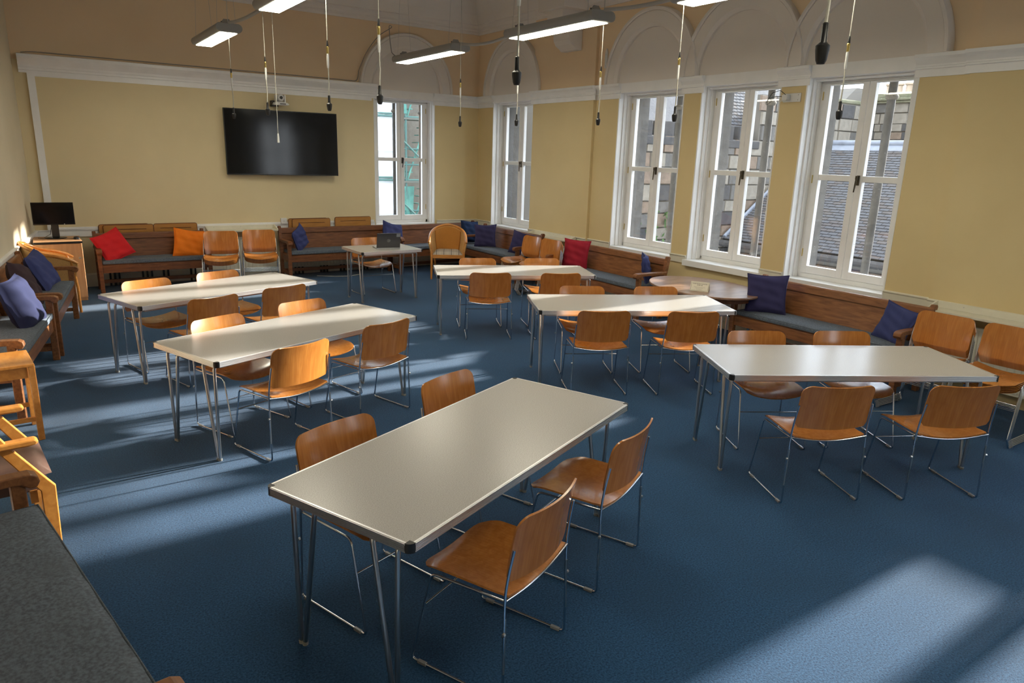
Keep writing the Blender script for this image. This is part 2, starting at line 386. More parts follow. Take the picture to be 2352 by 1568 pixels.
CORN = [(0, 4.03), (.02, 4.03), (.03, 4.06), (.06, 4.08), (.06, 4.10), (.09, 4.13), (.10, 4.17), (.13, 4.18)] + [(.13 + .50 * (1 - math.cos(t_ * PI / 14)), 4.20 + .56 * math.sin(t_ * PI / 14)) for t_ in range(8)] + [(.66, ZC), (0, ZC)]
seg = [(11.587, 11.087), (9.825, 7.80), (6.58, 6.305), (5.165, 4.86), (3.685, 1.745), (.503, -1.4)]
n = 0
for a, c_ in seg:
    n += 1
    moulding(RAIL, 'trim_%d' % n, (X0, a + (.045 if n > 1 else 0)), (X0, c_ - .045), (-1, 0), 'white', kind='structure')
    moulding(DADO, 'trim_%d' % (n + 6), (X0, a), (X0, c_), (-1, 0), 'cream', kind='structure')
for a, c_ in ((9.84, 8.25), (3.275, 2.06)):
    n += 1
    moulding(RAIL, 'trim_%d' % (n + 6), (X0 - .045, a), (X0 - .045, c_), (-1, 0), 'white', kind='structure')
    moulding(DADO, 'trim_%d' % (n + 8), (X0 - .045, a - .04), (X0 - .045, c_ + .04), (-1, 0), 'cream', kind='structure')
moulding([(o_ * 1.0, z) for o_, z in RAILBIG], 'trim_17', (.03, Y0), (4.93, Y0), (0, -1), 'white', kind='structure')
moulding(RAIL, 'trim_18', (6.01, Y0), (X0, Y0), (0, -1), 'white', kind='structure')
moulding(DADO, 'trim_19', (xl(Y0), Y0), (4.88, Y0), (0, -1), 'white', kind='structure')
moulding(DADO, 'trim_20', (6.09, Y0), (X0, Y0), (0, -1), 'cream', kind='structure')
b = MB(); b.box(.115, .185, Y0 - .045, Y0, ZD, 2.86); b.box(.185, .20, Y0 - .03, Y0, ZD, 2.86); b.box(.185, 4.86, Y0 - .035, Y0, 2.80, 2.86); b.box(.185, 4.86, Y0 - .03, Y0, ZD, ZD + .035)
b.build('trim_21', 'white', **ST)
lw = Vector((1, -.118)).normalized()
moulding([(o_ * 1.4, z) for o_, z in DADO], 'trim_22', (xl(Y0), Y0), (xl(YR), YR), tuple(lw), 'white', kind='structure')
moulding(SKIRT, 'baseboard_back', (xl(Y0), Y0), (X0, Y0), (0, -1), 'cream', kind='structure')
moulding(SKIRT, 'baseboard_right', (X0, Y0), (X0, YR), (-1, 0), 'cream', kind='structure')
moulding(SKIRT, 'baseboard_left', (xl(Y0), Y0), (xl(YR), YR), tuple(lw), 'cream', kind='structure')
moulding(CORN, 'trim_23', (xl(Y0) - .1, Y0), (X0, Y0), (0, -1), 'ceiling', kind='structure')
moulding(CORN, 'trim_24', (X0, Y0), (X0, YR), (-1, 0), 'ceiling', kind='structure')
moulding(CORN, 'trim_25', (xl(Y0), Y0), (xl(YR), YR), tuple(lw), 'ceiling', kind='structure')
# corbel carrying the ceiling beam
b = MB()
prof = [(0, 3.50), (.10, 3.50), (.13, 3.53), (.20, 3.57), (.24, 3.63), (.25, 3.70), (.25, 3.76), (.28, 3.77), (.33, 3.82), (.37, 3.90), (.38, 3.98), (.38, 4.03), (0, 4.03)]
b.prism([(X0 - .045 - o_, z) for o_, z in prof], 'y', 8.62, 9.0)
b.box(X0 - .50, X0, 8.50, 9.12, 4.02, 4.20); b.box(X0 - .62, X0, 8.56, 9.06, 4.18, 4.6)
b.build('trim_26', 'offwhite', bevel=.008, kind='structure')

# arches above the windows: raised ring, inner bead and recessed tympanum
def arch(name, cy, r, ax, side, nn=36, off=0.):
    b = MB()
    z0 = 2.995
    def add_ring(r0, r1, o0, o1):
        prof = [(r0, 0), (r0, o0), (r0 + (r1 - r0) * .16, o1), (r1 - (r1 - r0) * .22, o1), (r1 - (r1 - r0) * .10, o0), (r1, o0 * .6), (r1, 0)]
        m_ = len(prof); vs = []
        for k in range(nn + 1):
            th = PI * k / nn
            for rr, oo in prof:
                u, z = cy + rr * math.cos(th), z0 + rr * math.sin(th) * 1.06
                vs.append((X0 - oo - off * (oo > 0), u, z) if ax == 'x' else (u, Y0 - oo, z))
        fs = [(k * m_ + i, k * m_ + (i + 1) % m_, (k + 1) * m_ + (i + 1) % m_, (k + 1) * m_ + i) for k in range(nn) for i in range(m_)]
        fs += [list(range(m_)), [nn * m_ + i for i in range(m_)][::-1]]
        b.add(vs, fs)
    add_ring(r * .735, r, .045, .075)
    add_ring(r * .95, r * 1.005, .085, .095)
    pts = [(cy + r * .74 * math.cos(PI * k / nn), z0 + r * .74 * math.sin(PI * k / nn) * 1.06) for k in range(nn + 1)]
    b.prism(pts, 'x' if ax == 'x' else 'y', (X0 - .012) if ax == 'x' else (Y0 - .012), (X0 + .05) if ax == 'x' else (Y0 + .05))
    b.build(name, 'offwhite', smooth=35, kind='structure')
k = 27
for i, (a, c_) in enumerate(WINS[:5]): arch('trim_%d' % k, (a + c_) / 2, .84, 'x', 1, off=.005 * (i % 2)); k += 1
arch('trim_%d' % k, (W1[0] + W1[1]) / 2 + .03, .855, 'y', 1); k += 1

# ------------------------------------------------------------------ windows
def window(num, T, W, tympan=True, deep=.21, sillfront=False):
    """local frame: x along the opening 0..W, y outwards from the room face of the wall, z up; T maps local -> world"""
    b = MB()
    # reveal linings, architrave steps, head board, sill
    for s_ in (0, 1):
        xa = 0 if s_ == 0 else W; sg = 1 if s_ == 0 else -1
        b.box(xa, xa + sg * .018, -.004, .27, ZS, ZH)
        b.box(xa, xa + sg * .036, .075, .13, ZS, ZH); b.box(xa, xa + sg * .05, .13, .20, ZS, ZH)
    b.box(.001, W - .001, -.010, .21, ZH - .03, ZR + .02); b.box(.02, W - .02, .10, .17, ZH - .055, ZH - .03)
    b.box(-.02 if sillfront else 0, W + (.02 if sillfront else 0), -.055 if sillfront else -.005, .26, ZS - (.075 if sillfront else .05), ZS)
    fr = b.build('window_%d' % num, 'white', bevel=.003, kind='structure'); fr.matrix_world = T
    y0 = deep - .01
    b = MB()
    for s_ in (0, 1):
        xa = 0 if s_ == 0 else W; sg = 1 if s_ == 0 else -1
        b.box(xa, xa + sg * .022, .272, .575, ZS - .1, ZH + .1)
    b.box(0, W, .272, .60, ZS - .2, ZS - .02); b.box(0, W, .272, .575, ZH - .01, ZH + .1); b.build('stone_reveal', 'stonemid', fr)
    b = MB(); b.box(.035, .085, y0, y0 + .07, ZS, ZH - .03); b.box(W - .085, W - .035, y0, y0 + .07, ZS, ZH - .03); b.box(.035, W - .035, y0, y0 + .07, ZH - .075, ZH - .03); b.box(.035, W - .035, y0, y0 + .07, ZS, ZS + .05)
    b.build('outer_frame', 'white', fr, bevel=.003)
    g0, g1, tr0, tr1 = .90, 2.805, 1.835, 1.895
    for s_ in (0, 1):
        xa, xb = (.088, W / 2 - .003) if s_ == 0 else (W / 2 + .003, W - .088)
        b = MB(); yy0, yy1 = y0 - .012, y0 + .045
        b.box(xa, xa + .068, yy0, yy1, ZS + .053, ZH - .078); b.box(xb - .068, xb, yy0, yy1, ZS + .053, ZH - .078)
        b.box(xa + .066, xb - .066, yy0, yy1, ZS + .053, g0); b.box(xa + .066, xb - .066, yy0, yy1, g1, ZH - .078); b.box(xa + .066, xb - .066, yy0 + .004, yy1, tr0, tr1)
        sh = b.build('sash', 'white', fr, bevel=.004)
        for z0, z1 in ((g0, tr0), (tr1, g1)):
            b = MB(); b.box(xa + .064, xb - .064, yy0 + .030, yy0 + .034, z0 - .003, z1 + .003); b.build('pane', 'glass', sh)
        for zz in (1.0, 1.80, 2.66):
            b = MB(); xh = xa if s_ == 0 else xb
            b.tube([(xh, yy0 - .005, zz), (xh, yy0 - .005, zz + .085)], .006, 6); b.build('hinge', 'brass', sh)
    b = MB(); hx = W / 2 + .03
    b.box(hx - .014, hx + .014, y0 - .024, y0 - .010, 1.80, 1.90); b.tube([(hx, y0 - .02, 1.865), (hx, y0 - .055, 1.865)], .010, 8)
    b.tube(fillet([(hx, y0 - .05, 1.895), (hx, y0 - .055, 1.84), (hx - .012, y0 - .05, 1.73)], .03), [.013] * 2 + [.009] * 5 + [.007], 8)
    b.build('handle', 'blackmetal' if num == 1 else 'steelhandle', fr, smooth=40)
    return fr
M['steelhandle'] = plain('bronze_window_handle', (.10, .085, .06), .35, .8)
# local x -> -Y world (seen from the room, left to right), local y -> +X
for i, (a, c_) in enumerate(WINS):
    T = Matrix(((0, 1, 0, X0), (-1, 0, 0, c_), (0, 0, 1, 0), (0, 0, 0, 1)))
    window(i + 2, T, c_ - a, sillfront=(i in (2, 4)))
window(1, Matrix(((1, 0, 0, W1[0]), (0, 1, 0, Y0), (0, 0, 1, 0), (0, 0, 0, 1))), W1[1] - W1[0])
window(8, Matrix(((-1, 0, 0, WR[1]), (0, -1, 0, YR), (0, 0, 1, 0), (0, 0, 0, 1))), WR[1] - WR[0])

# exterior colonnettes and outer reveals of sandstone
for i, wv in enumerate(WINS[:5]):
    a, c_ = wv; cy = (a + c_) / 2 - .07
    for j, yy in enumerate((cy, c_ + .09)):
        t = empty('stone_colonnette', (X0 + .50, yy, 0), 0, None, None); t['kind'] = 'structure'
        b = MB(); b.lathe([(.042, .2), (.042, 3.3)], 20); b.build('shaft', 'stonemid', t, smooth=40)
        b = MB(); b.lathe([(.042, 2.66), (.058, 2.67), (.066, 2.69), (.058, 2.71), (.042, 2.72)], 20); b.build('annulet', 'stone', t, smooth=40)
t = empty('stone_colonnette', (5.51, Y0 + .50, 0)); t['kind'] = 'structure'
b = MB(); b.lathe([(.042, .2), (.042, 3.3)], 20); b.build('shaft', 'stonemid', t, smooth=40)
b = MB(); b.lathe([(.042, 2.66), (.058, 2.67), (.066, 2.69), (.058, 2.71), (.042, 2.72)], 20); b.build('annulet', 'stone', t, smooth=40)
t = empty('stone_colonnette', (6.03, Y0 + .50, 0)); t['kind'] = 'structure'
b = MB(); b.lathe([(.042, .2), (.042, 3.3)], 20); b.build('shaft', 'stonewarm', t, smooth=40)
b = MB(); b.lathe([(.042, 2.66), (.058, 2.67), (.066, 2.69), (.058, 2.71), (.042, 2.72)], 20); b.build('annulet', 'stone', t, smooth=40)

# ------------------------------------------------------------------ the buildings outside
b = MB(); b.box(X0 + .7, 60, -40, 60, -5.2, -5); b.box(-20, X0 + .7, Y0 + .8, 60, -5.2, -5); b.build('ground', 'ground', **ST)  # unseen ground outside, added to bounce daylight
def facade(root, origin, udir, zlo, zhi, ulen, courses=.30, blk=(.38, .62), mats=('stone', 'stone', 'stonewarm', 'stonemid', 'stonedark'), out=None, topfn=None, limit=300, seed=1):
    """ashlar blocks, each an object, on a mortar backing wall"""
    rnd = random.Random(seed); ud = Vector((*udir, 0)).normalized(); nd = Vector((*out, 0)).normalized(); O = Vector((*origin, 0))
    z = zlo; cnt = 0; cache = {}
    while z < zhi - .05 and cnt < limit:
        hh = courses * rnd.choice((.85, 1, 1, 1.15)); u = -rnd.random() * .3
        while u < ulen and cnt < limit:
            wd = rnd.uniform(*blk); u0, u1 = max(0, u), min(ulen, u + wd)
            top = topfn((u0 + u1) / 2) if topfn else zhi
            if u1 - u0 > .08 and z + hh * .6 < top:
                mt_ = rnd.choice(mats); key = (round((u1 - u0) / .06), round(hh, 2), mt_)
                if key not in cache:
                    w_, h_ = max(.06, key[0] * .06) - .014, hh - .014
                    bb = MB(); bb.box(0, w_, 0, .05, 0, h_); bb.v = [(x + (.012 if y > .02 and x < w_ / 2 else -.012 if y > .02 else 0), y, zz + (.010 if y > .02 and zz < h_ / 2 else -.010 if y > .02 else 0)) for x, y, zz in bb.v]
                    cache[key] = bb.mesh('stone', mt_)
                o = bpy.data.objects.new('stone', cache[key]); C.objects.link(o); o.parent = root
                p_ = O + ud * u0 + nd * (.0 + rnd.uniform(-.008, .012))
                o.matrix_local = Matrix(((ud.x, nd.x, 0, p_.x), (ud.y, nd.y, 0, p_.y), (0, 0, 1, z), (0, 0, 0, 1))); cnt += 1
            u += wd
        z += hh
# tall sooty stone building: its near face looks back along the window wall
YT = 10.9
tb = empty('stone_building', (10, YT, -5), 0, 'tall sooty sandstone building with stepped slate roof seen through the middle windows', 'building')
tb.location = (0, 0, 0)
def ttop(u):
    x = 9.9 + u
    if x < 14.0: return 2.5
    if x < 17.0: return 3.5
    return 3.55
b = MB(); b.box(9.9, 14.0, YT, YT + .3, -5, 2.45); b.box(14.0, 17.0, YT, YT + .35, -5, 3.5); b.box(17.0, 18.3, YT, YT + 1.2, -5, 3.5)
b.prism([(16.9, 3.4), (18.3, 3.4), (18.3, 3.9), (17.6, 3.9)], 'y', YT - .02, YT + 1.2)
b.box(9.5, 9.9, YT, YT + 2.9, -5, 4.6); b.build('wall', 'mortar', tb)
facade(tb, (9.9, YT), (1, 0), -1.4, 3.9, 8.3, .30, out=(0, -1), topfn=ttop, limit=285, seed=3)
b = MB()
for i in range(6): b.box(10.2 + i * .62, 10.62 + i * .62, YT - .05, YT + .3, 2.45, 2.78)
b.box(9.9, 14.0, YT - .07, YT + .3, 2.30, 2.47); b.build('parapet_coping', 'stonedark', tb, bevel=.02)
b = MB(); b.box(16.9, 18.4, YT - .06, YT + 1.2, 3.50, 3.60); b.build('chimney_coping', 'moss', tb, bevel=.03)
# upper slate roof of that building
def slate_roof(root, eave0, eave1, ridge0, rows, cols, th=.018, mats=('slate', 'slate', 'slate2'), gap=.012, name='slate', limit=300, seed=2, order=None):
    """eave0->eave1 along the eave, eave0->ridge0 up the slope; big slates as objects, the rest joined"""
    rnd = random.Random(seed); e0, e1, r0 = Vector(eave0), Vector(eave1), Vector(ridge0)
    U = (e1 - e0); V = (r0 - e0); uu = U.normalized(); vv = V.normalized(); nn = uu.cross(vv)
    if nn.z < 0: nn = -nn
    cw, rh = U.length / cols, V.length / rows; cache = {}; rest = {}
    cells = [(i, j) for j in range(rows) for i in range(cols + 1)]
    if order: cells.sort(key=order)
    for q, (i, j) in enumerate(cells):
        off = .5 * cw * (j % 2); u0 = i * cw - off; u1 = u0 + cw; u0, u1 = max(0, u0), min(U.length, u1)
        if u1 - u0 < .03: continue
        mt_ = rnd.choice(mats); wob = rnd.uniform(-.006, .006)
        p_ = e0 + uu * (u0 + gap / 2) + vv * (j * rh + wob) + nn * (th * 1.2)
        w_, l_ = (u1 - u0) - gap, rh * 1.12
        R3 = Matrix(((uu.x, vv.x, nn.x, p_.x), (uu.y, vv.y, nn.y, p_.y), (uu.z, vv.z, nn.z, p_.z), (0, 0, 0, 1))) @ Euler((-th / rh * 1.0, 0, 0)).to_matrix().to_4x4()
        if q < limit:
            key = (round(w_, 2), mt_)
            if key not in cache:
                bb = MB(); bb.box(0, w_, 0, l_, 0, th); cache[key] = bb.mesh(name, mt_)
            o = bpy.data.objects.new(name, cache[key]); C.objects.link(o); o.parent = root; o.matrix_local = R3
        else:
            rest.setdefault(mt_, MB()).box(0, w_, 0, l_, 0, th, R3)
    if rest:
        b = MB(); ml = list(rest)
        for k_, mt_ in enumerate(ml):
            o_ = len(b.v); b.v += rest[mt_].v; b.f += [[i + o_ for i in f] for f in rest[mt_].f]; b.mi += [k_] * len(rest[mt_].f)
        b.build('slates', ml, root, kind='stuff')
ur = empty('upper_slate_roof', (0, 0, 0), 0, 'steep grey slate roof above the stepped stone parapet', 'roof')
b = MB(); b.add([(9.92, YT + .40, 2.35), (16.9, YT + .40, 2.35), (16.9, YT + 2.0, 4.2), (9.92, YT + 2.0, 4.2), (9.92, YT + .40, 2.2), (16.9, YT + .40, 2.2), (16.9, YT + 2.0, 4.0), (9.92, YT + 2.0, 4.0)],
                [(0, 1, 2, 3), (7, 6, 5, 4), (0, 4, 5, 1), (1, 5, 6, 2), (2, 6, 7, 3), (3, 7, 4, 0)]); b.build('decking', 'slate', ur)
slate_roof(ur, (12.9, YT + .40, 2.36), (15.6, YT + .40, 2.36), (12.9, YT + 2.0, 4.22), 23, 20, th=.014, limit=300, seed=5)
# lower building: stone wall, gutter, slate roof and lead ridge
XE, ZE, XRR, ZRR = 13.0, .30, 16.0, 2.46
lb = empty('slate_roofed_wing', (0, 0, 0), 0, 'low stone wing with long grey slate roof seen through the right-hand windows', 'building')
b = MB(); b.box(XE + .25, XRR, 0, YT - .09, -5, ZE - .1); b.prism([(XE + .1, ZE - .08), (XRR, ZRR - .06), (XRR + 2.2, .9), (XRR + 2.2, ZE - .08)], 'y', -1, YT - .09); b.build('wall', 'mortar', lb)
facade(lb, (XE + .25, YT - .1), (0, -1), -2.2, ZE - .12, 5.6, .32, (.5, .85), ('stonewarm', 'stonewarm', 'stone'), out=(-1, 0), limit=120, seed=9)
b = MB(); b.tube([(XE - .02, YT - .09, ZE - .09), (XE - .02, -1, ZE - .09)], .075, 10); b.build('gutter', 'stonedark', lb)
slate_roof(lb, (XE, YT - .09, ZE), (XE, 3.0, ZE), (XRR, YT - .09, ZRR), 42, 40, limit=300, seed=8, order=lambda c: (c[1], c[0]) if c[0] < 24 else (99 + c[1], c[0]))
b = MB(); b.tube([(XRR, YT - .1, ZRR + .03), (XRR, -1, ZRR + .03)], .085, 10); b.prism([(XRR - .24, ZRR - .13), (XRR, ZRR + .06), (XRR + .2, ZRR - .1)], 'y', -1, YT - .1); b.build('lead_ridge', 'lead', lb, smooth=40)
vv = Vector((XRR - XE, 0, ZRR - ZE)).normalized()
b = MB(); b.tube([(XE, YT - .16, ZE + .06), (XRR, YT - .16, ZRR + .06)], .045, 6); b.build('verge_flashing', 'lead', lb)
# rubble wall and chimney behind the ridge
ch = empty('chimney_stack', (0, 0, 0), 0, 'square pale stone chimney with mossy cap and clay pots above the slate ridge', 'chimney')
b = MB(); b.box(18.3, 19.2, 9.2, YT + .1, -1, 3.05); b.prism([(9.2, 3.0), (9.55, 3.0), (9.6, 3.45), (9.2, 2.6)], 'x', 18.3, 19.0); b.build('rubble_wall', 'mortar', ch)
facade(ch, (18.3, YT), (0, -1), 1.7, 3.05, 1.7, .17, (.16, .32), ('stonewarm', 'stonemid', 'stone', 'stonedark', 'stonewarm'), out=(-1, 0), limit=80, seed=12)
b = MB(); b.box(18.32, 19.1, 9.78, 10.85, 3.0, 3.62); b.build('shaft', 'mortar', ch)
facade(ch, (18.32, 10.85), (0, -1), 3.05, 3.60, 1.07, .27, (.33, .42), ('stone', 'stone', 'stonemid'), out=(-1, 0), limit=20, seed=4)
b = MB(); b.box(18.2, 19.2, 9.66, 10.95, 3.55, 3.61); b.box(18.15, 19.25, 9.60, 11.0, 3.61, 3.68); b.prism([(9.6, 3.68), (11.0, 3.68), (10.8, 3.79), (9.85, 3.79)], 'x', 18.2, 19.2); b.build('cap', 'moss', ch, bevel=.015)
for j in range(4):
    b = MB(); b.lathe([(.09, 3.77), (.11, 3.79), (.085, 3.83), (.08, 4.00), (.11, 4.02), (.11, 4.06), (.07, 4.06)], 12, TM((18.7, 10.65 - j * .25, 0))); b.build('chimney_pot', 'pot', ch, smooth=40)
# near wall beside window 2
nb = empty('neighbouring_building', (0, 0, 0), 0, 'weathered stone wall close outside the narrow corner window', 'building')
b = MB(); b.box(7.9, 11.5, 14.0, 14.4, -5, 7); b.build('wall', 'mortar', nb)
facade(nb, (8.4, 14.0), (1, 0), -.9, 4.2, 2.6, .36, (.45, .8), ('stonemid', 'stonemid', 'stone', 'stonedark'), out=(0, -1), limit=90, seed=21)
b = MB(); b.box(8.6, 10.6, 13.86, 14.0, 3.35, 3.5); b.tube([(9.55, 13.9, -3), (9.55, 13.9, 6)], .055, 8); b.build('drainpipe', 'stone', nb, smooth=40)
# ivy at the wall foot
iv = MB(); rr = random.Random(4)
for _ in range(500):
    x, z = rr.uniform(9.9, 11.5), rr.uniform(-1.6, 1.0); x += (z + 1.6) * .05
    if rr.random() < (z + 1.6) / 3: continue
    a_ = rr.uniform(0, PI); s_ = rr.uniform(.05, .10); q = Vector((x, YT - .1 - rr.random() * .15, z))
    d1 = Vector((math.cos(a_), -.4, math.sin(a_))) * s_; d2 = Vector((-math.sin(a_), -.2, math.cos(a_))) * s_
    iv.add([q - d1, q - d2 * .6, q + d1, q + d2 * .6], [(0, 1, 2, 3)])
tag(iv.build('ivy', 'greenp'), 'patch of green ivy at the foot of the sooty stone wall', 'ivy', kind='stuff')
# scaffolded building seen through window 1
sc = empty('scaffolded_building', (0, 0, 0), 0, 'building wrapped in white sheeting with green netted scaffold stair', 'building')
b = MB(); b.box(2, 14, 23.2, 30, -5, 12); b.build('wall', 'stone', sc)
rr = random.Random(11)
for lv in range(6):
    z0 = -2.9 + lv * 2.0
    for xa, xb in ((5.8, 8.35), (8.25, 9.45), (9.3, 10.02)):
        ph = rr.uniform(0, 6); y_ = 22.0
        def fn(u, v, xa=xa, xb=xb, z0=z0, ph=ph):
            x = xa + (xb - xa) * u; z = z0 + 2.0 * v
            return (x + (.12 * math.sin(v * 3.1) * math.sin(z * 2 + ph) if xb > 9.9 else 0), y_ - .10 * math.sin(v * PI) - .03 * math.sin(x * 7 + z * 3 + ph) - .025 * math.sin(v * 19 + x * 2 + ph) - (.06 if .46 < v < .5 else 0), z)
        b = MB(); b.shell(fn, 14, 26, .01); b.build('sheeting', 'sheet', sc, smooth=50)
    b = MB(); b.tube([(6, 21.9, z0), (11.5, 21.9, z0)], .035, 6); b.tube([(6, 21.95, z0 + .08), (9.9, 21.95, z0 + .08)], .03, 6); b.build('ledger_pole', 'pole', sc)
    b = MB(); b.box(9.95, 11.4, 21.8, 22.6, z0 - .08, z0 - .02); b.build('boards', 'plank', sc)
    b = MB(); b.tube([(9.95, 21.8, z0 + 1.5), (11.3, 21.8, z0 + .3)], .028, 6); b.tube([(9.95, 21.85, z0 + 1.0), (11.3, 21.85, z0 + 1.0)], .028, 6); b.tube([(9.95, 21.85, z0 + .5), (11.3, 21.85, z0 + .5)], .028, 6); b.build('brace_pole', 'pole', sc)
    b = MB()
    for s_ in range(8): b.box(10.45 + s_ * .085, 10.53 + s_ * .085, 21.9, 22.5, z0 + s_ * .24, z0 + s_ * .24 + .03)
    b.tube([(10.4, 21.88, z0), (11.1, 21.88, z0 + 1.9)], .03, 6); b.build('stair', 'net', sc)
    def fn2(u, v, z0=z0): return (9.95 + u * (.5 + .2 * math.sin(lv * 2)), 21.86 - .06 * math.sin(u * 9 + v * 4), z0 + .1 + v * 1.7)
    b = MB(); b.shell(fn2, 8, 8, .006); b.build('netting', 'net', sc, smooth=50)
for x in (9.98, 10.35, 11.25):
    b = MB(); b.tube([(x, 21.85, -5), (x, 21.85, 9.5)], .035, 6); b.build('upright_pole', 'pole', sc)

# ------------------------------------------------------------------ tables
def make_table(name, label, L=1.8, W=.75, HT=.70, group=None):
    t = empty(name, (0, 0, 0), 0, label, 'table', group)
    b = MB(); b.box(-L / 2 + .006, L / 2 - .006, -W / 2 + .006, W / 2 - .006, HT - .031, HT); b.build('tabletop', 'laminate', t)
    b = MB()
    for k in range(5):
        z0 = HT - .034 + k * .0070; o_ = .0042 if k in (0, 4) else .0032
        for sx in (-1, 1):
            b.box(sx * (L / 2 - .008), sx * (L / 2 + o_), -W / 2 + .022, W / 2 - .022, z0, z0 + .0048)
            b.box(-L / 2 + .022, L / 2 - .022, sx * (W / 2 - .008), sx * (W / 2 + o_), z0, z0 + .0048)
    for sx in (-1, 1):
        b.box(sx * (L / 2 - .008), sx * L / 2, -W / 2 + .022, W / 2 - .022, HT - .034, HT + .0008); b.box(-L / 2 + .022, L / 2 - .022, sx * (W / 2 - .008), sx * W / 2, HT - .034, HT + .0008)
    b.build('edge_trim', 'alu', t)
    for sx in (-1, 1):
        for sy in (-1, 1):
            b = MB(); cx, cy, r = sx * (L / 2 - .024), sy * (W / 2 - .024), .0275
            pts = [(cx + sx * r * math.cos(a), cy + sy * r * math.sin(a)) for a in [k * PI / 12 for k in range(7)]] + [(cx, cy)]
            b.prism(pts, 'z', HT - .036, HT + .0012); b.build('corner_cap', 'black', t, smooth=30)
    b = MB(); iy, ix = W / 2 - .08, L / 2 - .07
    for sy in (-1, 1): b.box(-ix, ix, sy * (iy - .015), sy * (iy + .015), HT - .062, HT - .032)
    for sx in (-1, 1): b.box(sx * (ix - .03), sx * ix, -iy, iy, HT - .062, HT - .032)
    b.build('underframe', 'steel', t)
    for sx in (-1, 1):
        for sy in (-1, 1):
            fx, fy = sx * (L / 2 - .045), sy * (W / 2 - .11); r = .0105
            b = MB()
            b.tube(fillet([(fx, fy, .004), (fx, fy + sy * .012, HT - .055), (fx - sx * .06, fy + sy * .012, HT - .045)], .035), r, 10)
            b.tube(fillet([(fx, fy - sy * .021, .004), (fx, fy - sy * .115, HT - .055), (fx - sx * .06, fy - sy * .115, HT - .045)], .035), r, 10)
            lg = b.build('leg', 'steel', t, smooth=50)
            b = MB(); b.lathe([(.012, 0), (.013, .014), (.011, .016)], 12, TM((fx, fy, 0))); b.lathe([(.012, 0), (.013, .014), (.011, .016)], 12, TM((fx, fy - sy * .021, 0))); b.build('foot_cap', 'lampbody', lg, smooth=40)
            b = MB(); b.prism([(fy - sy * .15, HT - .032), (fy - sy * .02, HT - .032), (fy - sy * .06, HT - .062), (fy - sy * .10, HT - .062)], 'x', fx - sx * .075, fx - sx * .01); b.build('hinge_bracket', 'black', t)
    return t
TABLES = [((1.609, 2.652), 23.19, 'large grey folding table in the foreground, dull beige-grey top'),
          ((1.530, 5.133), 20.5, 'grey folding table on the left, second from the camera, four chairs tucked in'),
          ((1.341, 7.039), 19.5, 'grey folding table at far left, striped by bands of sunlight'),
          ((4.559, 6.772), -24.0, 'white-looking folding table farthest back of the right-hand group'),
          ((4.512, 4.758), -26.45, 'folding table in the middle of the right-hand group, before the oval table'),
          ((4.489, 2.627), -29.17, 'folding table nearest on the right, its top gleaming with window light')]
tab0 = make_table('folding_table', TABLES[0][2], group='grey folding tables in the middle of the room')
for i, ((x, y), a, lab) in enumerate(TABLES):
    if i == 0: tab0.location = (x, y, 0); tab0.rotation_euler = (0, 0, RAD(a))
    else: copy_thing(tab0, (x, y, 0), RAD(a), lab)
lt = make_table('folding_table', 'small square grey folding table carrying the open laptop', .90, .70); lt.location = (3.95, 9.14, 0); lt.rotation_euler = (0, 0, RAD(2))

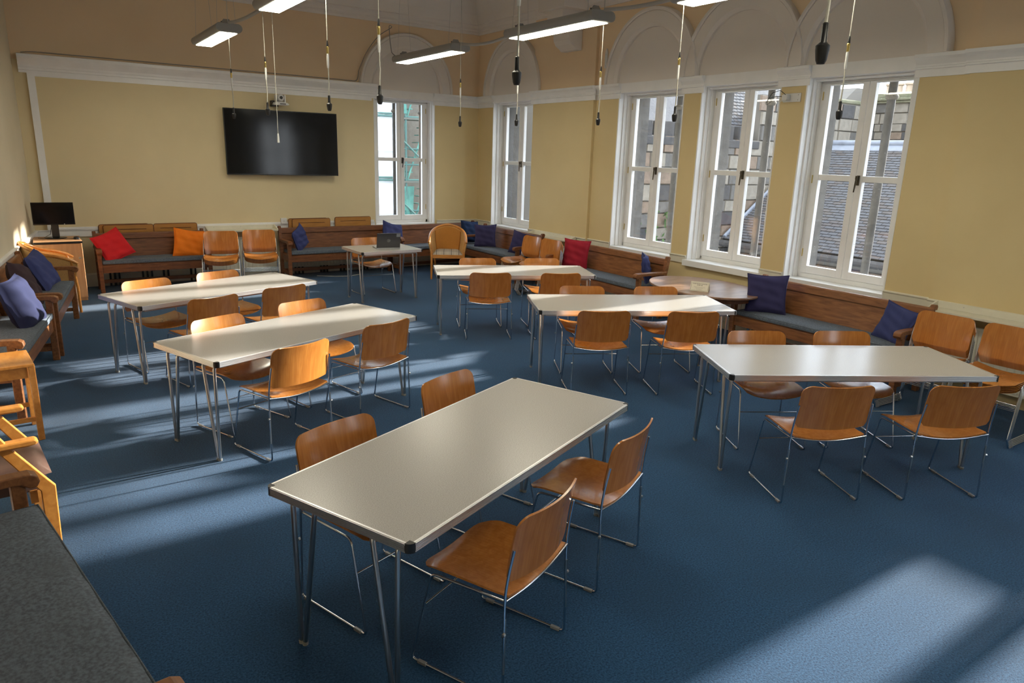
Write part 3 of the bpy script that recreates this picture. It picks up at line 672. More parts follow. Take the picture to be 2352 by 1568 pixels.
# ------------------------------------------------------------------ stacking chairs
def make_chair(label, group):
    t = empty('stacking_chair', (0, 0, 0), 0, label, 'chair', group)
    D = .24
    def seatf(u, v):                      # u across, v from rear to front
        a = 2 * u - 1
        y = .035 - D + v * .42; x = a * (.222 - .012 * (v > .8) * (v - .8) * 5)
        fr = max(0, (v - .72) / .28); rd = .028 * fr ** 2 * (1 if abs(a) < 1 else 1)
        y += .012 * (1 - a * a) * fr - .035 * (abs(a) ** 8) * fr
        z = .437 - .024 * (1 - a * a) ** 1.2 * (1 - .35 * v) - rd * (1.0 - .35 * a * a) + .006 * abs(a) ** 3
        if v < .12: z += .002
        return (x, y, z)
    b = MB(); b.shell(seatf, 18, 14, .0085); b.build('seat', 'ply', t, smooth=45)
    def backf(u, v):                      # v from bottom to top
        a = 2 * u - 1; v = 1 - (1 - v) ** 1.9
        rc = .055; hh = .27; z = .500 + v * hh
        half = .226
        tv = (1 - v) * hh
        if tv < rc: half -= rc - math.sqrt(max(0, rc * rc - (rc - tv) ** 2))
        bv = v * hh
        if bv < .03: half -= .018 * (1 - bv / .03) ** 2
        xx = a * half / .226
        y = .045 - D - .045 * v - .040 * (1 - xx * xx) + .006 * math.sin(v * PI)
        z -= .006 * (1 - xx * xx) * max(0, v - .8) * 5
        z += .012 * (1 - v) * (1 - a * a) * 0 + (-.008 * (1 - a * a) * (1 - v))
        return (a * half, y, z)
    b = MB(); b.shell(backf, 18, 20, .0085); b.build('backrest', 'ply', t, smooth=45)
    r = .0056
    for s_ in (-1, 1):
        pts = [(s_ * .229, .012 - D, .645), (s_ * .236, .030 - D, .54), (s_ * .240, .040 - D, .44), (s_ * .247, .032 - D, .008), (s_ * .247, .468 - D, .008), (s_ * .238, .375 - D, .425), (s_ * .232, .045 - D, .428)]
        b = MB(); b.tube(fillet(pts, [.05, .05, .022, .022, .03], 4), r, 8); b.build('side_frame', 'chrome', t, smooth=50)
        for yy in (.415, .075):
            b = MB(); b.box(s_ * .247 - .0075, s_ * .247 + .0075, yy - D - .022, yy - D + .022, .0005, .0155); b.build('glide', 'clear', t, bevel=.003)
        b = MB(); b.lathe([(.0, 0), (.007, .001), (.007, .012), (.0, .013)], 8, TM((s_ * .243, .034 - D, .30), ry=s_ * PI / 2)); b.tube([(s_ * .24, .036 - D, .36), (s_ * .246, .033 - D, .13)], .0048, 6); b.build('linking_bracket', 'steel', t)
    b = MB(); b.tube([(.238 * a, .036 - D, .434 - .026 * (1 - a * a) ** 1.2) for a in [k / 8 - 1 for k in range(17)]], r, 8); b.build('rear_bar', 'chrome', t, smooth=50)
    b = MB(); b.tube([(-.2415, .409 - D, .275), (.2415, .409 - D, .275)], .0042, 8); b.build('stretcher', 'chrome', t, smooth=50)
    return t
NEAR, FAR = 0, 180
CH = [  # backrest top centre, angle, side, label
 (1.041, 2.976, 19, FAR, 'orange plywood chair behind the foreground table, nearer the camera'),
 (1.839, 3.369, 21.8, FAR, 'orange plywood chair behind the foreground table, farther from the camera'),
 (1.483, 1.905, 24.5, NEAR, 'nearest plywood chair, pulled out in front of the foreground table, whole seat in view'),
 (2.236, 2.249, 23.8, NEAR, 'plywood chair with glossy reddish seat, second one in front of the foreground table'),
 (1.030, 5.439, 23.2, FAR, 'chair with sun-bleached back behind the second left table, left one of two'),
 (1.761, 5.759, 15, FAR, 'chair with sun-bleached back behind the second left table, right one of two'),
 (1.348, 4.446, 19.2, NEAR, 'chair before the second left table with half its backrest in bright sun'),
 (2.095, 4.768, 17, NEAR, 'chair at the right end before the second left table, back wholly in shade'),
 (.786, 7.304, 16.2, FAR, 'chair behind the far left table, left one, brilliant sun on its back'),
 (1.463, 7.539, 16.8, FAR, 'chair behind the far left table, right one, below the stacked chairs'),
 (1.172, 6.255, 17.2, NEAR, 'left chair between the two left-hand tables, facing the far one'),
 (1.840, 6.496, 15.9, NEAR, 'right chair between the two left-hand tables, facing the far one'),
 (4.431, 7.365, -24.8, FAR, 'left chair behind the farthest right-hand table'),
 (5.178, 7.058, -22, FAR, 'right chair behind the farthest right-hand table, before the stacks'),
 (4.016, 6.392, -26.8, NEAR, 'left chair in front of the farthest right-hand table'),
 (4.717, 6.056, -23.1, NEAR, 'right chair in front of the farthest right-hand table'),
 (4.404, 5.311, -29, FAR, 'left chair behind the middle right-hand table'),
 (5.080, 4.978, -26.3, FAR, 'right chair behind the middle right-hand table, before the oval table'),
 (3.859, 4.341, -27.3, NEAR, 'left chair in front of the middle right-hand table'),
 (4.543, 3.979, -27.1, NEAR, 'right chair in front of the middle right-hand table, seat catching the sun'),
 (4.423, 3.252, -29.3, FAR, 'left chair behind the nearest right-hand table, dark glossy seat'),
 (5.027, 2.938, -29.5, FAR, 'right chair behind the nearest right-hand table, dark glossy seat'),
 (3.754, 2.153, -26.3, NEAR, 'left chair in front of the nearest right-hand table'),
 (4.460, 1.786, -26.5, NEAR, 'right chair in front of the nearest right-hand table, by the right edge')]
G1 = 'orange plywood stacking chairs round the folding tables'
def chair_pose(x, y, a, side):
    rz = RAD(a + side); return (x - math.sin(rz) * .24, y + math.cos(rz) * .24), rz
ch0 = None
for x, y, a, side, lab in CH:
    (px, py), rz = chair_pose(x, y, a, side)
    if ch0 is None: ch0 = make_chair(lab, G1); ch0.location = (px, py, 0); ch0.rotation_euler = (0, 0, rz)
    else: copy_thing(ch0, (px, py, 0), rz, lab, G1)
copy_thing(ch0, (3.985, 9.55, 0), RAD(183), 'orange plywood chair drawn up behind the laptop table', G1)
ORD = ['topmost', 'second from the top', 'third from the top', 'fourth from the top', 'bottom']
STK = [(2.165, 10.72, 166, 'left stack by the back wall'), (2.70, 10.74, 168.5, 'right stack by the back wall'),
       (6.20, 8.70, 90, 'farther stack under the far right-wall shelf'), (6.22, 8.245, 92, 'stack beside the crimson cushion'),
       (6.20, 2.74, 90, 'stack next to the right-hand pew'), (6.21, 2.22, 90, 'stack cut by the right edge')]
for x, y, a, lab in STK:
    rz = RAD(a); fx, fy = -math.sin(rz), math.cos(rz)
    for k in range(5):
        px, py = x + fx * (.24 - .010 * (4 - k)), y + fy * (.24 - .010 * (4 - k))
        copy_thing(ch0, (px, py, .0002 + k * .0145), rz, '%s plywood chair of the %s' % (ORD[4 - k], lab), 'stacked plywood chairs along the walls')

# ------------------------------------------------------------------ pews
def make_pew(L, wood_, label, group='old oak pews along the walls'):
    """local: x along, y = 0 at the back, +y to the front"""
    t = empty('pew', (0, 0, 0), 0, label, 'pew', group)
    hx = L / 2
    for s_ in (-1, 1):
        b = MB(); b.prism([(.085, 0), (.145, 0), (.150, .40), (.070, .795), (.058, .803), (.026, .803), (.012, .785), (.088, .40)], 'x', s_ * (hx - .045), s_ * hx); b.build('rear_post', wood_, t, bevel=.005)
        b = MB(); b.box(s_ * (hx - .052), s_ * hx, .495, .55, 0, .585); b.build('front_post', wood_, t, bevel=.005)
        nose = [(.07, .575), (.50, .575), (.53, .57), (.565, .545), (.590, .548), (.602, .57), (.597, .598), (.57, .612), (.50, .615), (.07, .612)]
        b = MB(); b.prism(nose, 'x', s_ * (hx - .062), s_ * (hx + .008)); b.build('arm', wood_, t, bevel=.006)
        b = MB(); b.box(s_ * (hx - .04), s_ * (hx - .012), .13, .50, .30, .385); b.box(s_ * (hx - .04), s_ * (hx - .012), .13, .50, .09, .13); b.build('side_rail', wood_, t)
    a0, a1 = hx - .04, None
    def slab(z0, z1, y0a, y0b, th): return [(y0a, z0), (y0b, z1), (y0b + th, z1), (y0a + th, z0)]
    b = MB(); b.prism(slab(.41, .695, .098, .042, .018), 'x', -a0, a0); b.build('back_panel', wood_, t)
    b = MB(); b.prism([(.040, .69), (.024, .758), (.026, .772), (.062, .772), (.068, .758), (.080, .69)], 'x', -a0, a0); b.build('top_rail', wood_, t, bevel=.004)
    b = MB(); b.box(-a0, a0, .10, .52, .385, .405); b.build('seat_board', wood_, t)
    b = MB(); b.box(-a0, a0, .505, .532, .285, .388); b.build('apron', wood_, t, bevel=.003)
    b = MB(); b.box(-a0, a0, .13, .165, .085, .135); b.build('foot_rail', wood_, t, bevel=.003)
    return t
def put(o, x, y, rz): o.location = (x, y, 0); o.rotation_euler = (0, 0, RAD(rz)); return o
def bench_cushion(L, x, y, rz, label, th=.05, depth=.40, y0=.14, mat='greycloth', seam=True, z0=.406):
    t = empty('bench_cushion', (x, y, z0), RAD(rz), label, 'cushion', 'grey seat cushions on the pews')
    hx = L / 2; rr = random.Random(int(x * 100 + y * 10))
    ph = rr.uniform(0, 6)
    def top(u, v):
        a = 2 * u - 1; c = 2 * v - 1
        e = min(1, (1 - abs(a)) * L / .10) ; e2 = min(1, (1 - abs(c)) * depth / .07)
        z = th * (.80 + .20 * math.sin(min(e, e2) * PI / 2)) + .002 * math.sin(a * L * 9 + ph) * e2 + .0015 * math.sin(c * 8 + a * 21)
        return (a * hx, y0 + v * depth, z)
    nu = max(12, int(L * 22)); nv = 10
    b = MB(); b.grid(top, nu, nv)
    W_ = nu + 1; K = len(b.v)
    bd = [i for i in range(nu)] + [j * W_ + nu for j in range(nv)] + [nv * W_ + i for i in range(nu, 0, -1)] + [j * W_ for j in range(nv, 0, -1)]
    for q in bd: x_, y_, z_ = b.v[q]; b.v.append((x_ * (1 + .004), y_ + (.006 if y_ > y0 + depth / 2 else -.006), th * .45)); 
    n_ = len(bd)
    for q in bd: x_, y_, z_ = b.v[q]; b.v.append((x_, y_, 0))
    for q in range(n_):
        a, c = q, (q + 1) % n_
        b.f.append([bd[a], bd[c], K + c, K + a]); b.f.append([K + a, K + c, K + n_ + c, K + n_ + a]); b.mi += [0, 0]
    b.f.append([K + n_ + q for q in range(n_)]); b.mi.append(0)
    b.build('cover', mat, t, smooth=60)
    pb = MB()
    for zz in (th * .80, .006):
        pb.tube([(-hx, y0, zz), (hx, y0, zz), (hx, y0 + depth, zz), (-hx, y0 + depth, zz)], .0038, 6, closed=True)
    pb.build('piping', 'piping', t, smooth=50)
    return t
PEWS = [  # length, x, y (world point of the back centre), rz, wood, label, cushion label
 (1.44, 1.34, 11.44, 180, 'pew', 'dark oak pew on the back wall, with the red and orange cushions', 'grey bench cushion under the red and orange cushions'),
 (1.92, 4.13, 11.46, 180, 'pew', 'dark oak pew with scratched back, behind the laptop table', 'frosted-grey bench cushion on the scratched pew behind the laptop table'),
 (1.84, 5.86, 11.40, 184.5, 'pew', 'dark reddish oak pew in the far corner below the tall window', 'grey bench cushion on the far corner pew, partly behind the tub chair'),
 (1.80, 6.74, 10.00, 90, 'pew', 'dark oak pew on the right wall under the narrow window', 'dark grey bench cushion on the pew under the narrow window'),
 (1.90, 6.72, 7.30, 90, 'pewlight', 'brown oak pew with the crimson cushion, left of the oval table', 'dark grey bench cushion on the pew with the crimson cushion'),
 (1.86, 6.72, 3.98, 90, 'pewlight', 'brown oak pew on the right wall, right of the oval table', 'dark grey bench cushion on the pew right of the oval table')]
for L, x, y, rz, wd, lab, cl in PEWS:
    put(make_pew(L, wd, lab), x, y, rz); bench_cushion(L - .12, x, y, rz, cl)
def leftpew(tipfar, tipnear, wd, lab, cl, cush=True):
    far = tipfar[1] > 4
    """from the two arm-tip positions (far end, near end) as seen on the left wall"""
    a, c = Vector(tipfar), Vector(tipnear); d = (c - a); L = d.length + .06; u = d.normalized()    # local +x -> towards the camera
    f = Vector((-u.y, u.x))                                                                        # local +y -> into the room
    rz = math.degrees(math.atan2(u.y, u.x)); mid = (a + c) / 2 - f * .60
    put(make_pew(L, wd, lab), mid.x, mid.y, rz)
    if cush: bench_cushion(L - (.125 if far else .12), mid.x, mid.y, rz, cl, th=.055 if far else .075, depth=.40 if far else .44)
    return mid, rz, L
leftpew((.337, 9.46), (.125, 7.80), 'pewlight', 'oak pew on the left wall nearest the cabinet, holding the dusty blue cushion', 'ash-grey bench cushion under the far dusty blue cushion on the left')
leftpew((.085, 7.66), (-.175, 6.0), 'pewlight', 'oak pew on the left wall holding the big blue cushion, second from the cabinet', 'ash-grey bench cushion with pale seam, under the big blue cushion')
leftpew((-.125, 3.46), (.19, 1.80), 'pewlight', 'oak pew in the lower left corner, right beside the camera', 'thick charcoal-grey bench cushion filling the lower left corner')

# ------------------------------------------------------------------ scatter cushions
def pillow(mat, x, y, z, rz, lean, spin, label, s=.43, th=.15, flop=0., seed=1):
    s *= .93; z -= .022
    rr = random.Random(seed); ph = [rr.uniform(0, 6) for _ in range(6)]
    b = MB(); N = 22
    def f(sg):
        def g(u, v):
            a, c = 2 * u - 1, 2 * v - 1
            e = (1 - a ** 4) * (1 - c ** 4)
            pin = 1 - .085 * (1 - c * c) * (abs(a) ** 3) ; pin2 = 1 - .085 * (1 - a * a) * (abs(c) ** 3)
            x_, z_ = a * s / 2 * pin, c * s / 2 * pin2
            crease = .010 * math.sin(a * 6 + c * 9 + ph[0]) * math.sin(c * 4 - a * 3 + ph[1]) + .006 * math.sin(a * 15 + ph[2] + 5 * c) * abs(a * c)
            y_ = sg * (th / 2 * max(0, e) ** .48 + crease * max(0, e) ** .5)
            y_ += flop * (c * c * (1 if c > 0 else .2)) * a + .02 * math.sin(a * 2.2 + ph[3])
            return (x_, y_, z_)
        return g
    b.grid(f(1), N, N); b.grid(f(-1), N, N, flip=True)
    o = b.build('scatter_cushion', mat, None, smooth=80)
    o.location = (x, y, z); o.rotation_euler = (Matrix.Rotation(RAD(rz), 3, 'Z') @ Matrix.Rotation(RAD(lean), 3, 'X') @ Matrix.Rotation(RAD(spin), 3, 'Y')).to_euler()
    bm = bmesh.new(); bm.from_mesh(o.data); bmesh.ops.remove_doubles(bm, verts=bm.verts, dist=.0008); bm.to_mesh(o.data); bm.free()
    sb = MB(); pts = []
    for a, c in [(-1 + .1 * k, -1) for k in range(20)] + [(1, -1 + .1 * k) for k in range(20)] + [(1 - .1 * k, 1) for k in range(20)] + [(-1, 1 - .1 * k) for k in range(20)]:
        u_, v_ = (a + 1) / 2, (c + 1) / 2; pts.append(f(1)(u_, v_))
    sb.tube(pts, .0028, 5, closed=True); sb.build('seam', mat, o, smooth=60)
    return tag(o, label, 'cushion', 'scatter cushions on the pews')
# back wall pews face -y: lean forwards = top towards the wall
pillow('red', .83, 11.08, .652, 12, -22, -24, 'bright red cushion slumped over the arm of the back-wall pew', .45, .13, .05, 1)
pillow('orange', 1.80, 11.10, .645, -8, -18, 6, 'bright orange cushion at the right end of the back-wall pew', .44, .13, .03, 2)
pillow('blue', 3.42, 11.10, .66, 48, -10, -22, 'small dusty blue cushion leaning on the left arm of the scratched pew', .39, .09, .02, 3)
pillow('blue', 4.96, 11.02, .668, 10, -20, 10, 'dusty blue cushion behind the laptop, over the joint of two pews', .45, .13, .04, 4)
pillow('teal', 6.52, 11.10, .66, 0, -16, 3, 'dark blue cushion in the far corner, behind the navy one', .42, .12, .02, 5)
pillow('navy', 6.42, 10.42, .665, -50, -14, -4, 'navy cushion at the far end of the pew under the narrow window', .42, .13, .02, 6)
pillow('navy', 6.40, 9.30, .655, -70, -16, 8, 'slate-blue cushion half hidden behind the farther right-hand chair stack', .40, .11, .02, 7)
pillow('crimson', 6.42, 7.93, .675, -62, -10, 2, 'crimson cushion on the brown pew beside the chair stacks', .44, .12, .02, 8)
pillow('blue', 6.50, 6.58, .66, 38, -12, -8, 'violet-blue cushion propped on the right arm beside the oval table', .38, .09, .02, 9)
pillow('navy', 6.38, 4.63, .672, -62, -12, -3, 'large navy cushion at the left end of the pew beside the oval table', .45, .14, .02, 10)
pillow('blue', 6.43, 3.26, .625, -100, -18, 10, 'greyish-blue cushion at the right end of the pew, by the chair stack', .385, .11, .03, 11)
pillow('blue', -.02, 9.00, .672, 62, -24, -12, 'dusty blue cushion on the left-wall pew nearest the cabinet', .45, .14, .03, 12)
pillow('plum', -.16, 7.98, .70, 72, -22, 9, 'dark brown-plum cushion squeezed between the two blue ones on the left', .46, .13, .04, 13)
pillow('shadedblue', -.19, 7.28, .66, 62, -20, -6, 'big blue cushion, colour darkened as if in shade, on the second left-wall pew', .50, .15, .03, 14)

# ------------------------------------------------------------------ tub chairs, easy chair, side table
def tub_chair(label, x, y, rz, seatmat='check'):
    t = empty('tub_chair', (x, y, 0), RAD(rz), label, 'armchair', None)     # faces local +y
    def rail(s, lo=0):
        # s from -1 (left arm tip) over the back 0 to 1
        a = s * 1.08; X = .295 * math.sin(a * PI / 2) if abs(a) < 1 else math.copysign(.295 + (abs(a) - 1) * .1, a)
        Y = -.27 + .31 * (1 - math.cos(min(1, abs(a)) * PI / 2)) + max(0, abs(a) - .80) * .85
        Z = .835 - .20 * (abs(s) ** 1.7) - max(0, abs(s) - .85) * .25
        return Vector((X, Y, Z))
    S = [k / 16 - 1 for k in range(33)]
    b = MB(); b.tube([rail(s) for s in S], [.021 if abs(s) < .95 else .017 for s in S], 10); b.build('top_rail', 'honey', t, smooth=50)
    def panel(u, v):
        s = 2 * u - 1; p_ = rail(s); q = Vector((p_.x * .84, p_.y * .80 + .02, .40)); return tuple(p_ * v + q * (1 - v) + Vector((0, 0, -.01)))
    b = MB(); b.shell(panel, 30, 6, .022); b.build('cane_shell', 'lloyd', t, smooth=50)
    def panel2(u, v):
        s = (2 * u - 1) * .52; p_ = rail(s); q = Vector((p_.x * .84, p_.y * .80 + .02, .42)); w_ = p_ * (v * .93) + q * (1 - v * .93); return (w_.x * .93, w_.y + .022 + .012 * math.sin(v * PI), w_.z)
    b = MB(); b.shell(panel2, 16, 8, .02); b.build('back_pad', 'tan', t, smooth=50)
    for s_ in (-1, 1):
        b = MB(); b.tube([(s_ * .262, .255, 0), (s_ * .258, .250, .30), (s_ * .262, .235, .45), tuple(rail(s_ * .93) + Vector((0, 0, -.01)))], [.016, .02, .021, .018], 10); b.build('leg', 'honey', t, smooth=50)
        b = MB(); b.tube([(s_ * .21, -.27, 0), (s_ * .22, -.20, .36)], [.015, .02], 10); b.build('leg', 'honey', t, smooth=50)
        b = MB(); b.tube([(s_ * .258, .25, .16), (s_ * .213, -.25, .16)], .008, 8); b.build('side_stretcher', 'honey', t, smooth=50)
    b = MB(); b.box(-.255, .255, .225, .25, .34, .40); b.box(-.23, .23, -.21, -.19, .34, .40)
    for s_ in (-1, 1): b.prism([(-.20, .34), (.24, .34), (.24, .40), (-.20, .40)], 'x', s_ * .225, s_ * .245)
    b.build('seat_rail', 'honey', t, bevel=.004)
    def seat(u, v):
        a, c = 2 * u - 1, 2 * v - 1; w_ = .245 - .03 * (1 - v)
        return (a * w_, -.19 + v * .435, .40 + .055 * ((1 - a ** 6) * (1 - c ** 6)) ** .5)
    b = MB(); b.grid(seat, 14, 14); b.box(-.23, .23, -.18, .24, .385, .401); b.build('seat_pad', seatmat, t, smooth=60)
    return t
tub_chair('golden tub chair with tan back and checked seat, standing before the far corner', 5.62, 10.30, 151)
tub_chair('golden tub chair beside the beech cabinet, seen from its side', .06, 10.06, -88, 'tan')

t = empty('easy_chair', (-.425, 4.07, 0), RAD(-84), 'low easy chair with bent orange side frames and brown seat at the left edge', 'armchair')
for s_ in (-1, 1):                       # local +y faces the room; local x = +1 is the near side
    xx = s_ * .275
    b = MB(); path = [(.285, 0), (.335, 0), (.335, .37), (.305, .41), (.02, .86), (-.03, .84), (.255, .37)]
    b.prism([(.262, 0), (.318, 0), (.326, .375), (.300, .412), (.175, .60), (.06, .80), (.01, .80), (.13, .58), (.262, .36)], 'x', xx - .014, xx + .014); b.build('bent_side_frame', 'honey', t, bevel=.005)
    b = MB(); b.prism([(-.30, .60), (.24, .60), (.275, .605), (.285, .62), (.27, .635), (-.30, .63)], 'x', xx - .028, xx + .028); b.build('arm', 'honey', t, bevel=.010)
    b = MB(); b.prism([(-.36, 0), (-.31, 0), (-.25, .62), (-.30, .62)], 'x', xx - .014, xx + .014); b.build('rear_leg', 'honey', t, bevel=.004)
b = MB(); b.box(-.27, .27, .22, .25, .30, .36); b.build('cross_rail', 'honey', t)
b = MB(); b.box(-.27, .27, -.28, -.25, .30, .36); b.build('cross_rail', 'honey', t)
def seat(u, v):
    a, c = 2 * u - 1, 2 * v - 1
    return (a * .25, -.26 + v * .56 + .02 * c, .37 + .06 * v + .05 * ((1 - a ** 8) * (1 - c ** 8)) ** .5)
b = MB(); b.grid(seat, 16, 16); b.box(-.25, .25, -.28, .30, .355, .40); b.build('seat_pad', 'leather', t, smooth=60)
def back(u, v):
    a, c = 2 * u - 1, 2 * v - 1
    return (a * .25, -.24 - .20 * v + .04 * ((1 - a ** 8) * (1 - c ** 8)) ** .5, .42 + v * .42)
b = MB(); b.shell(back, 14, 12, .05); b.build('back_pad', 'leather', t, smooth=60)

t = empty('side_table', (-.36, 5.70, 0), RAD(-84), 'small orange-brown wooden side table at the left edge between pew and easy chair', 'table')
b = MB(); b.box(-.21, .21, -.24, .215, .53, .55); b.build('tabletop', 'honey', t, bevel=.004)
b = MB()
for a in (('x', -1), ('x', 1)): b.box(a[1] * .18, a[1] * .16, -.2, .17, .45, .53)
for s_ in (-1, 1): b.box(-.18, .18, .165 * s_ - .01, .165 * s_ + .01, .45, .53)
b.build('apron', 'honey', t)
for sx in (-1, 1):
    for sy in (-1, 1):
        b = MB(); b.prism([(sx * .195, sy * .20 - .02), (sx * .155, sy * .20 - .02), (sx * .155, sy * .20 + .018), (sx * .195, sy * .20 + .018)], 'z', 0, .53); b.build('leg', 'honey', t, bevel=.004)
    b = MB(); b.box(sx * .185, sx * .165, -.19, .19, .14, .17); b.build('stretcher', 'honey', t)

# ------------------------------------------------------------------ oval table with card
t = empty('oval_table', (6.21, 5.36, 0), RAD(-8), 'worn walnut oval table between the two right-wall pews', 'table')
def oval(r0, r1, n=56): return [(r0 * math.cos(2 * PI * k / n), r1 * math.sin(2 * PI * k / n)) for k in range(n)]
b = MB(); b.prism(oval(.52, .72), 'z', .60, .625); b.build('tabletop', 'oldtable', t, bevel=.006, smooth=40)
b = MB(); b.prism(oval(.44, .64), 'z', .545, .60); b.build('apron', 'pew', t, smooth=40)
for sx in (-1, 1):
    for sy in (-1, 1):
        b = MB(); b.tube([(sx * .27, sy * .52, 0), (sx * .25, sy * .48, .56)], .014, 10); b.build('leg', 'chrome', t, smooth=40)
    b = MB(); b.tube([(sx * .255, -.49, .30), (sx * .255, .49, .30)], .008, 8); b.build('stretcher', 'chrome', t, smooth=40)
t = empty('tent_card', (5.95, 5.17, .6255), RAD(-62), 'folded cream tent card with a printed notice, standing on the oval table', 'card')
for s_ in (1, -1):
    b = MB(); b.prism([(s_ * -.042, 0), (s_ * -.041, 0), (s_ * .0005, .098), (s_ * -.0005, .098)], 'x', -.10, .10); b.build('card_face', 'paper', t)
def sloped(x0, x1, a0, a1, mat='ink'):
    b = MB(); f = lambda a: (-.0432 * (1 - a), .098 * a)
    (y0, z0), (y1, z1) = f(a0), f(a1)
    b.add([(x0, y0, z0), (x1, y0, z0), (x1, y1, z1), (x0, y1, z1), (x0, y0 - .0006, z0), (x1, y0 - .0006, z0), (x1, y1 - .0006, z1), (x0, y1 - .0006, z1)], [(0, 1, 2, 3), (7, 6, 5, 4), (0, 4, 5, 1), (1, 5, 6, 2), (2, 6, 7, 3), (3, 7, 4, 0)]); return b
def card_text(body, size, a, bold=0):
    cu = bpy.data.curves.new('printed_line', 'FONT'); cu.body = body; cu.size = size; cu.align_x = 'CENTER'; cu.extrude = .0002; cu.offset = bold
    o = bpy.data.objects.new('printed_line', cu); C.objects.link(o); o.parent = t; cu.materials.append(M['ink'])
    T_ = Matrix.Translation((0, -.0436 * (1 - a) - .0004, .098 * a)) @ Euler((math.atan2(.098, .042), 0, 0)).to_matrix().to_4x4()
    bpy.context.view_layer.update(); me = bpy.data.meshes.new_from_object(o); bpy.data.objects.remove(o); me.transform(T_)
    o = bpy.data.objects.new('printed_line', me); C.objects.link(o); o.parent = t; o['kind'] = 'stuff'
card_text('PLEASE RETURN FURNITURE', .0125, .74, .0003); card_text('AFTER USE', .0125, .60, .0003)
card_text('Thank you for keeping this room tidy', .0078, .42); card_text('and leaving it as you find it', .0078, .30); card_text('for the next group', .0078, .18)
for x0, x1, a0, a1 in ((-.093, .093, .90, .915), (-.093, .093, .07, .085), (-.093, -.091, .07, .915), (.091, .093, .07, .915)): sloped(x0, x1, a0, a1).build('printed_border', 'ink', t)

# ------------------------------------------------------------------ cabinet, monitor, mouse
t = empty('cabinet', (.195, 10.87, 0), 0, 'light beech cabinet in the left corner under the computer monitor', 'cabinet')
b = MB(); b.box(-.255, -.237, -.31, .31, .04, .745); b.box(.237, .255, -.31, .31, .04, .745); b.box(-.237, .237, .295, .31, .04, .745); b.box(-.237, .237, -.31, .31, .04, .06); b.box(-.25, .25, -.29, .3, 0, .04); b.build('carcass', 'beech', t, bevel=.002)
b = MB(); b.box(-.262, .262, -.325, .32, .748, .77); b.build('top', 'beech', t, bevel=.003)
b = MB(); b.box(-.263, .263, -.332, -.324, .746, .772); b.build('edge_band', 'black', t, bevel=.002)
b = MB(); b.box(-.251, .251, -.328, -.311, .05, .742); d = b.build('door', 'beech', t, bevel=.002)
b = MB(); b.lathe([(.006, 0), (.006, .016), (.013, .018), (.013, .024), (.0, .026)], 16, TM((.21, -.328, .56), rx=PI / 2)); b.build('knob', 'steel', d, smooth=40)
b = MB(); b.box(.2555, .262, -.30, -.28, .60, .66); b.build('hinge', 'steel', t)
t = empty('computer_monitor', (.19, 10.97, .77), RAD(-2), 'black computer monitor on a round foot on the beech cabinet', 'monitor')
b = MB(); b.box(-.232, .232, -.02, .018, .175, .46); b.build('housing', 'screenbezel', t, bevel=.004)
b = MB(); b.box(-.222, .222, -.0225, -.0195, .192, .452); b.build('screen', 'screen', t)
b = MB(); b.box(-.042, .042, .005, .045, .01, .26); b.build('stand', 'black', t, bevel=.006)
b = MB(); b.lathe([(.118, 0), (.122, .006), (.115, .014), (.05, .02), (.04, .022)], 32); b.build('foot', 'screenbezel', t, smooth=35)
b = MB(); b.box(.105, .117, -.0235, -.021, .180, .188); b.build('badge', 'silver', t)
b = MB(); b.tube([(-.03, .04, .19), (-.05, .05, .10), (-.06, .03, .05), (-.10, .0, .03), (-.13, -.02, .012), (-.09, -.05, .005), (-.15, -.03, .005), (-.2, .05, .005)], .003, 6); b.tube([(.05, .03, .2), (.03, .05, .16), (0, .05, .12)], .003, 6); b.build('cable', 'dust', t, smooth=50)
t = empty('computer_mouse', (.408, 10.80, .77), RAD(10), 'black computer mouse at the right end of the beech cabinet top', 'mouse')
b = MB(); b.grid(lambda u, v: ((2 * u - 1) * .031 * (1 - .25 * (2 * v - 1) ** 4), (2 * v - 1) * .052, .0015 + .034 * math.sqrt(max(0, (1 - (2 * u - 1) ** 4) * (1 - (2 * v - 1) ** 4)))), 12, 14); b.box(-.026, .026, -.046, .046, 0, .003); b.build('body', 'black', t, smooth=70)
b = MB(); b.tube([(0, .05, .004), (-.02, .10, .004), (-.07, .14, .004), (-.11, .17, .004)], .0022, 6); b.build('cable', 'dust', t)

# ------------------------------------------------------------------ laptop
t = empty('laptop', (3.985, 9.00, .7008), RAD(-9), 'open dark grey laptop on the small table, lid back towards the camera', 'laptop')
b = MB(); b.box(-.165, .165, .0, .225, 0, .016); b.build('base', 'silver', t, bevel=.003)
b = MB(); b.box(-.145, .145, .035, .135, .016, .0175); b.build('keyboard', 'black', t)
lid = MB(); lid.box(-.165, .165, -.003, .004, 0, .212); L_ = lid.build('lid', 'laptop', t, bevel=.003); L_.location = (0, .004, .012); L_.rotation_euler = (RAD(14), 0, 0)
b = MB(); b.box(-.155, .155, .004, .0052, .012, .204); b.build('screen', 'screen', L_)
b = MB(); b.box(.105, .158, -.0042, -.003, .160, .205); b.build('sticker', 'silver', L_)
b = MB(); b.tube([(.0 + .021 * math.cos(a), -.0035, .108 + .021 * math.sin(a)) for a in [2 * PI * k / 28 for k in range(28)]], .0011, 5, closed=True)
for dx, lo, hi in ((-.008, -.017, .017), (.006, -.017, .008)):
    b.tube([(dx - .004, -.0035, .108 + lo), (dx + .004, -.0035, .108 + hi)], .0012, 5)
b.tube(fillet([(-.0065, -.0035, .115), (.001, -.0035, .116), (-.003, -.0035, .098)], .003), .0012, 5)
b.tube(fillet([(.0085, -.0035, .117), (.0155, -.0035, .117), (.0125, -.0035, .101), (.005, -.0035, .101)], .003), .0012, 5)
b.build('round_logo', 'silver', L_)

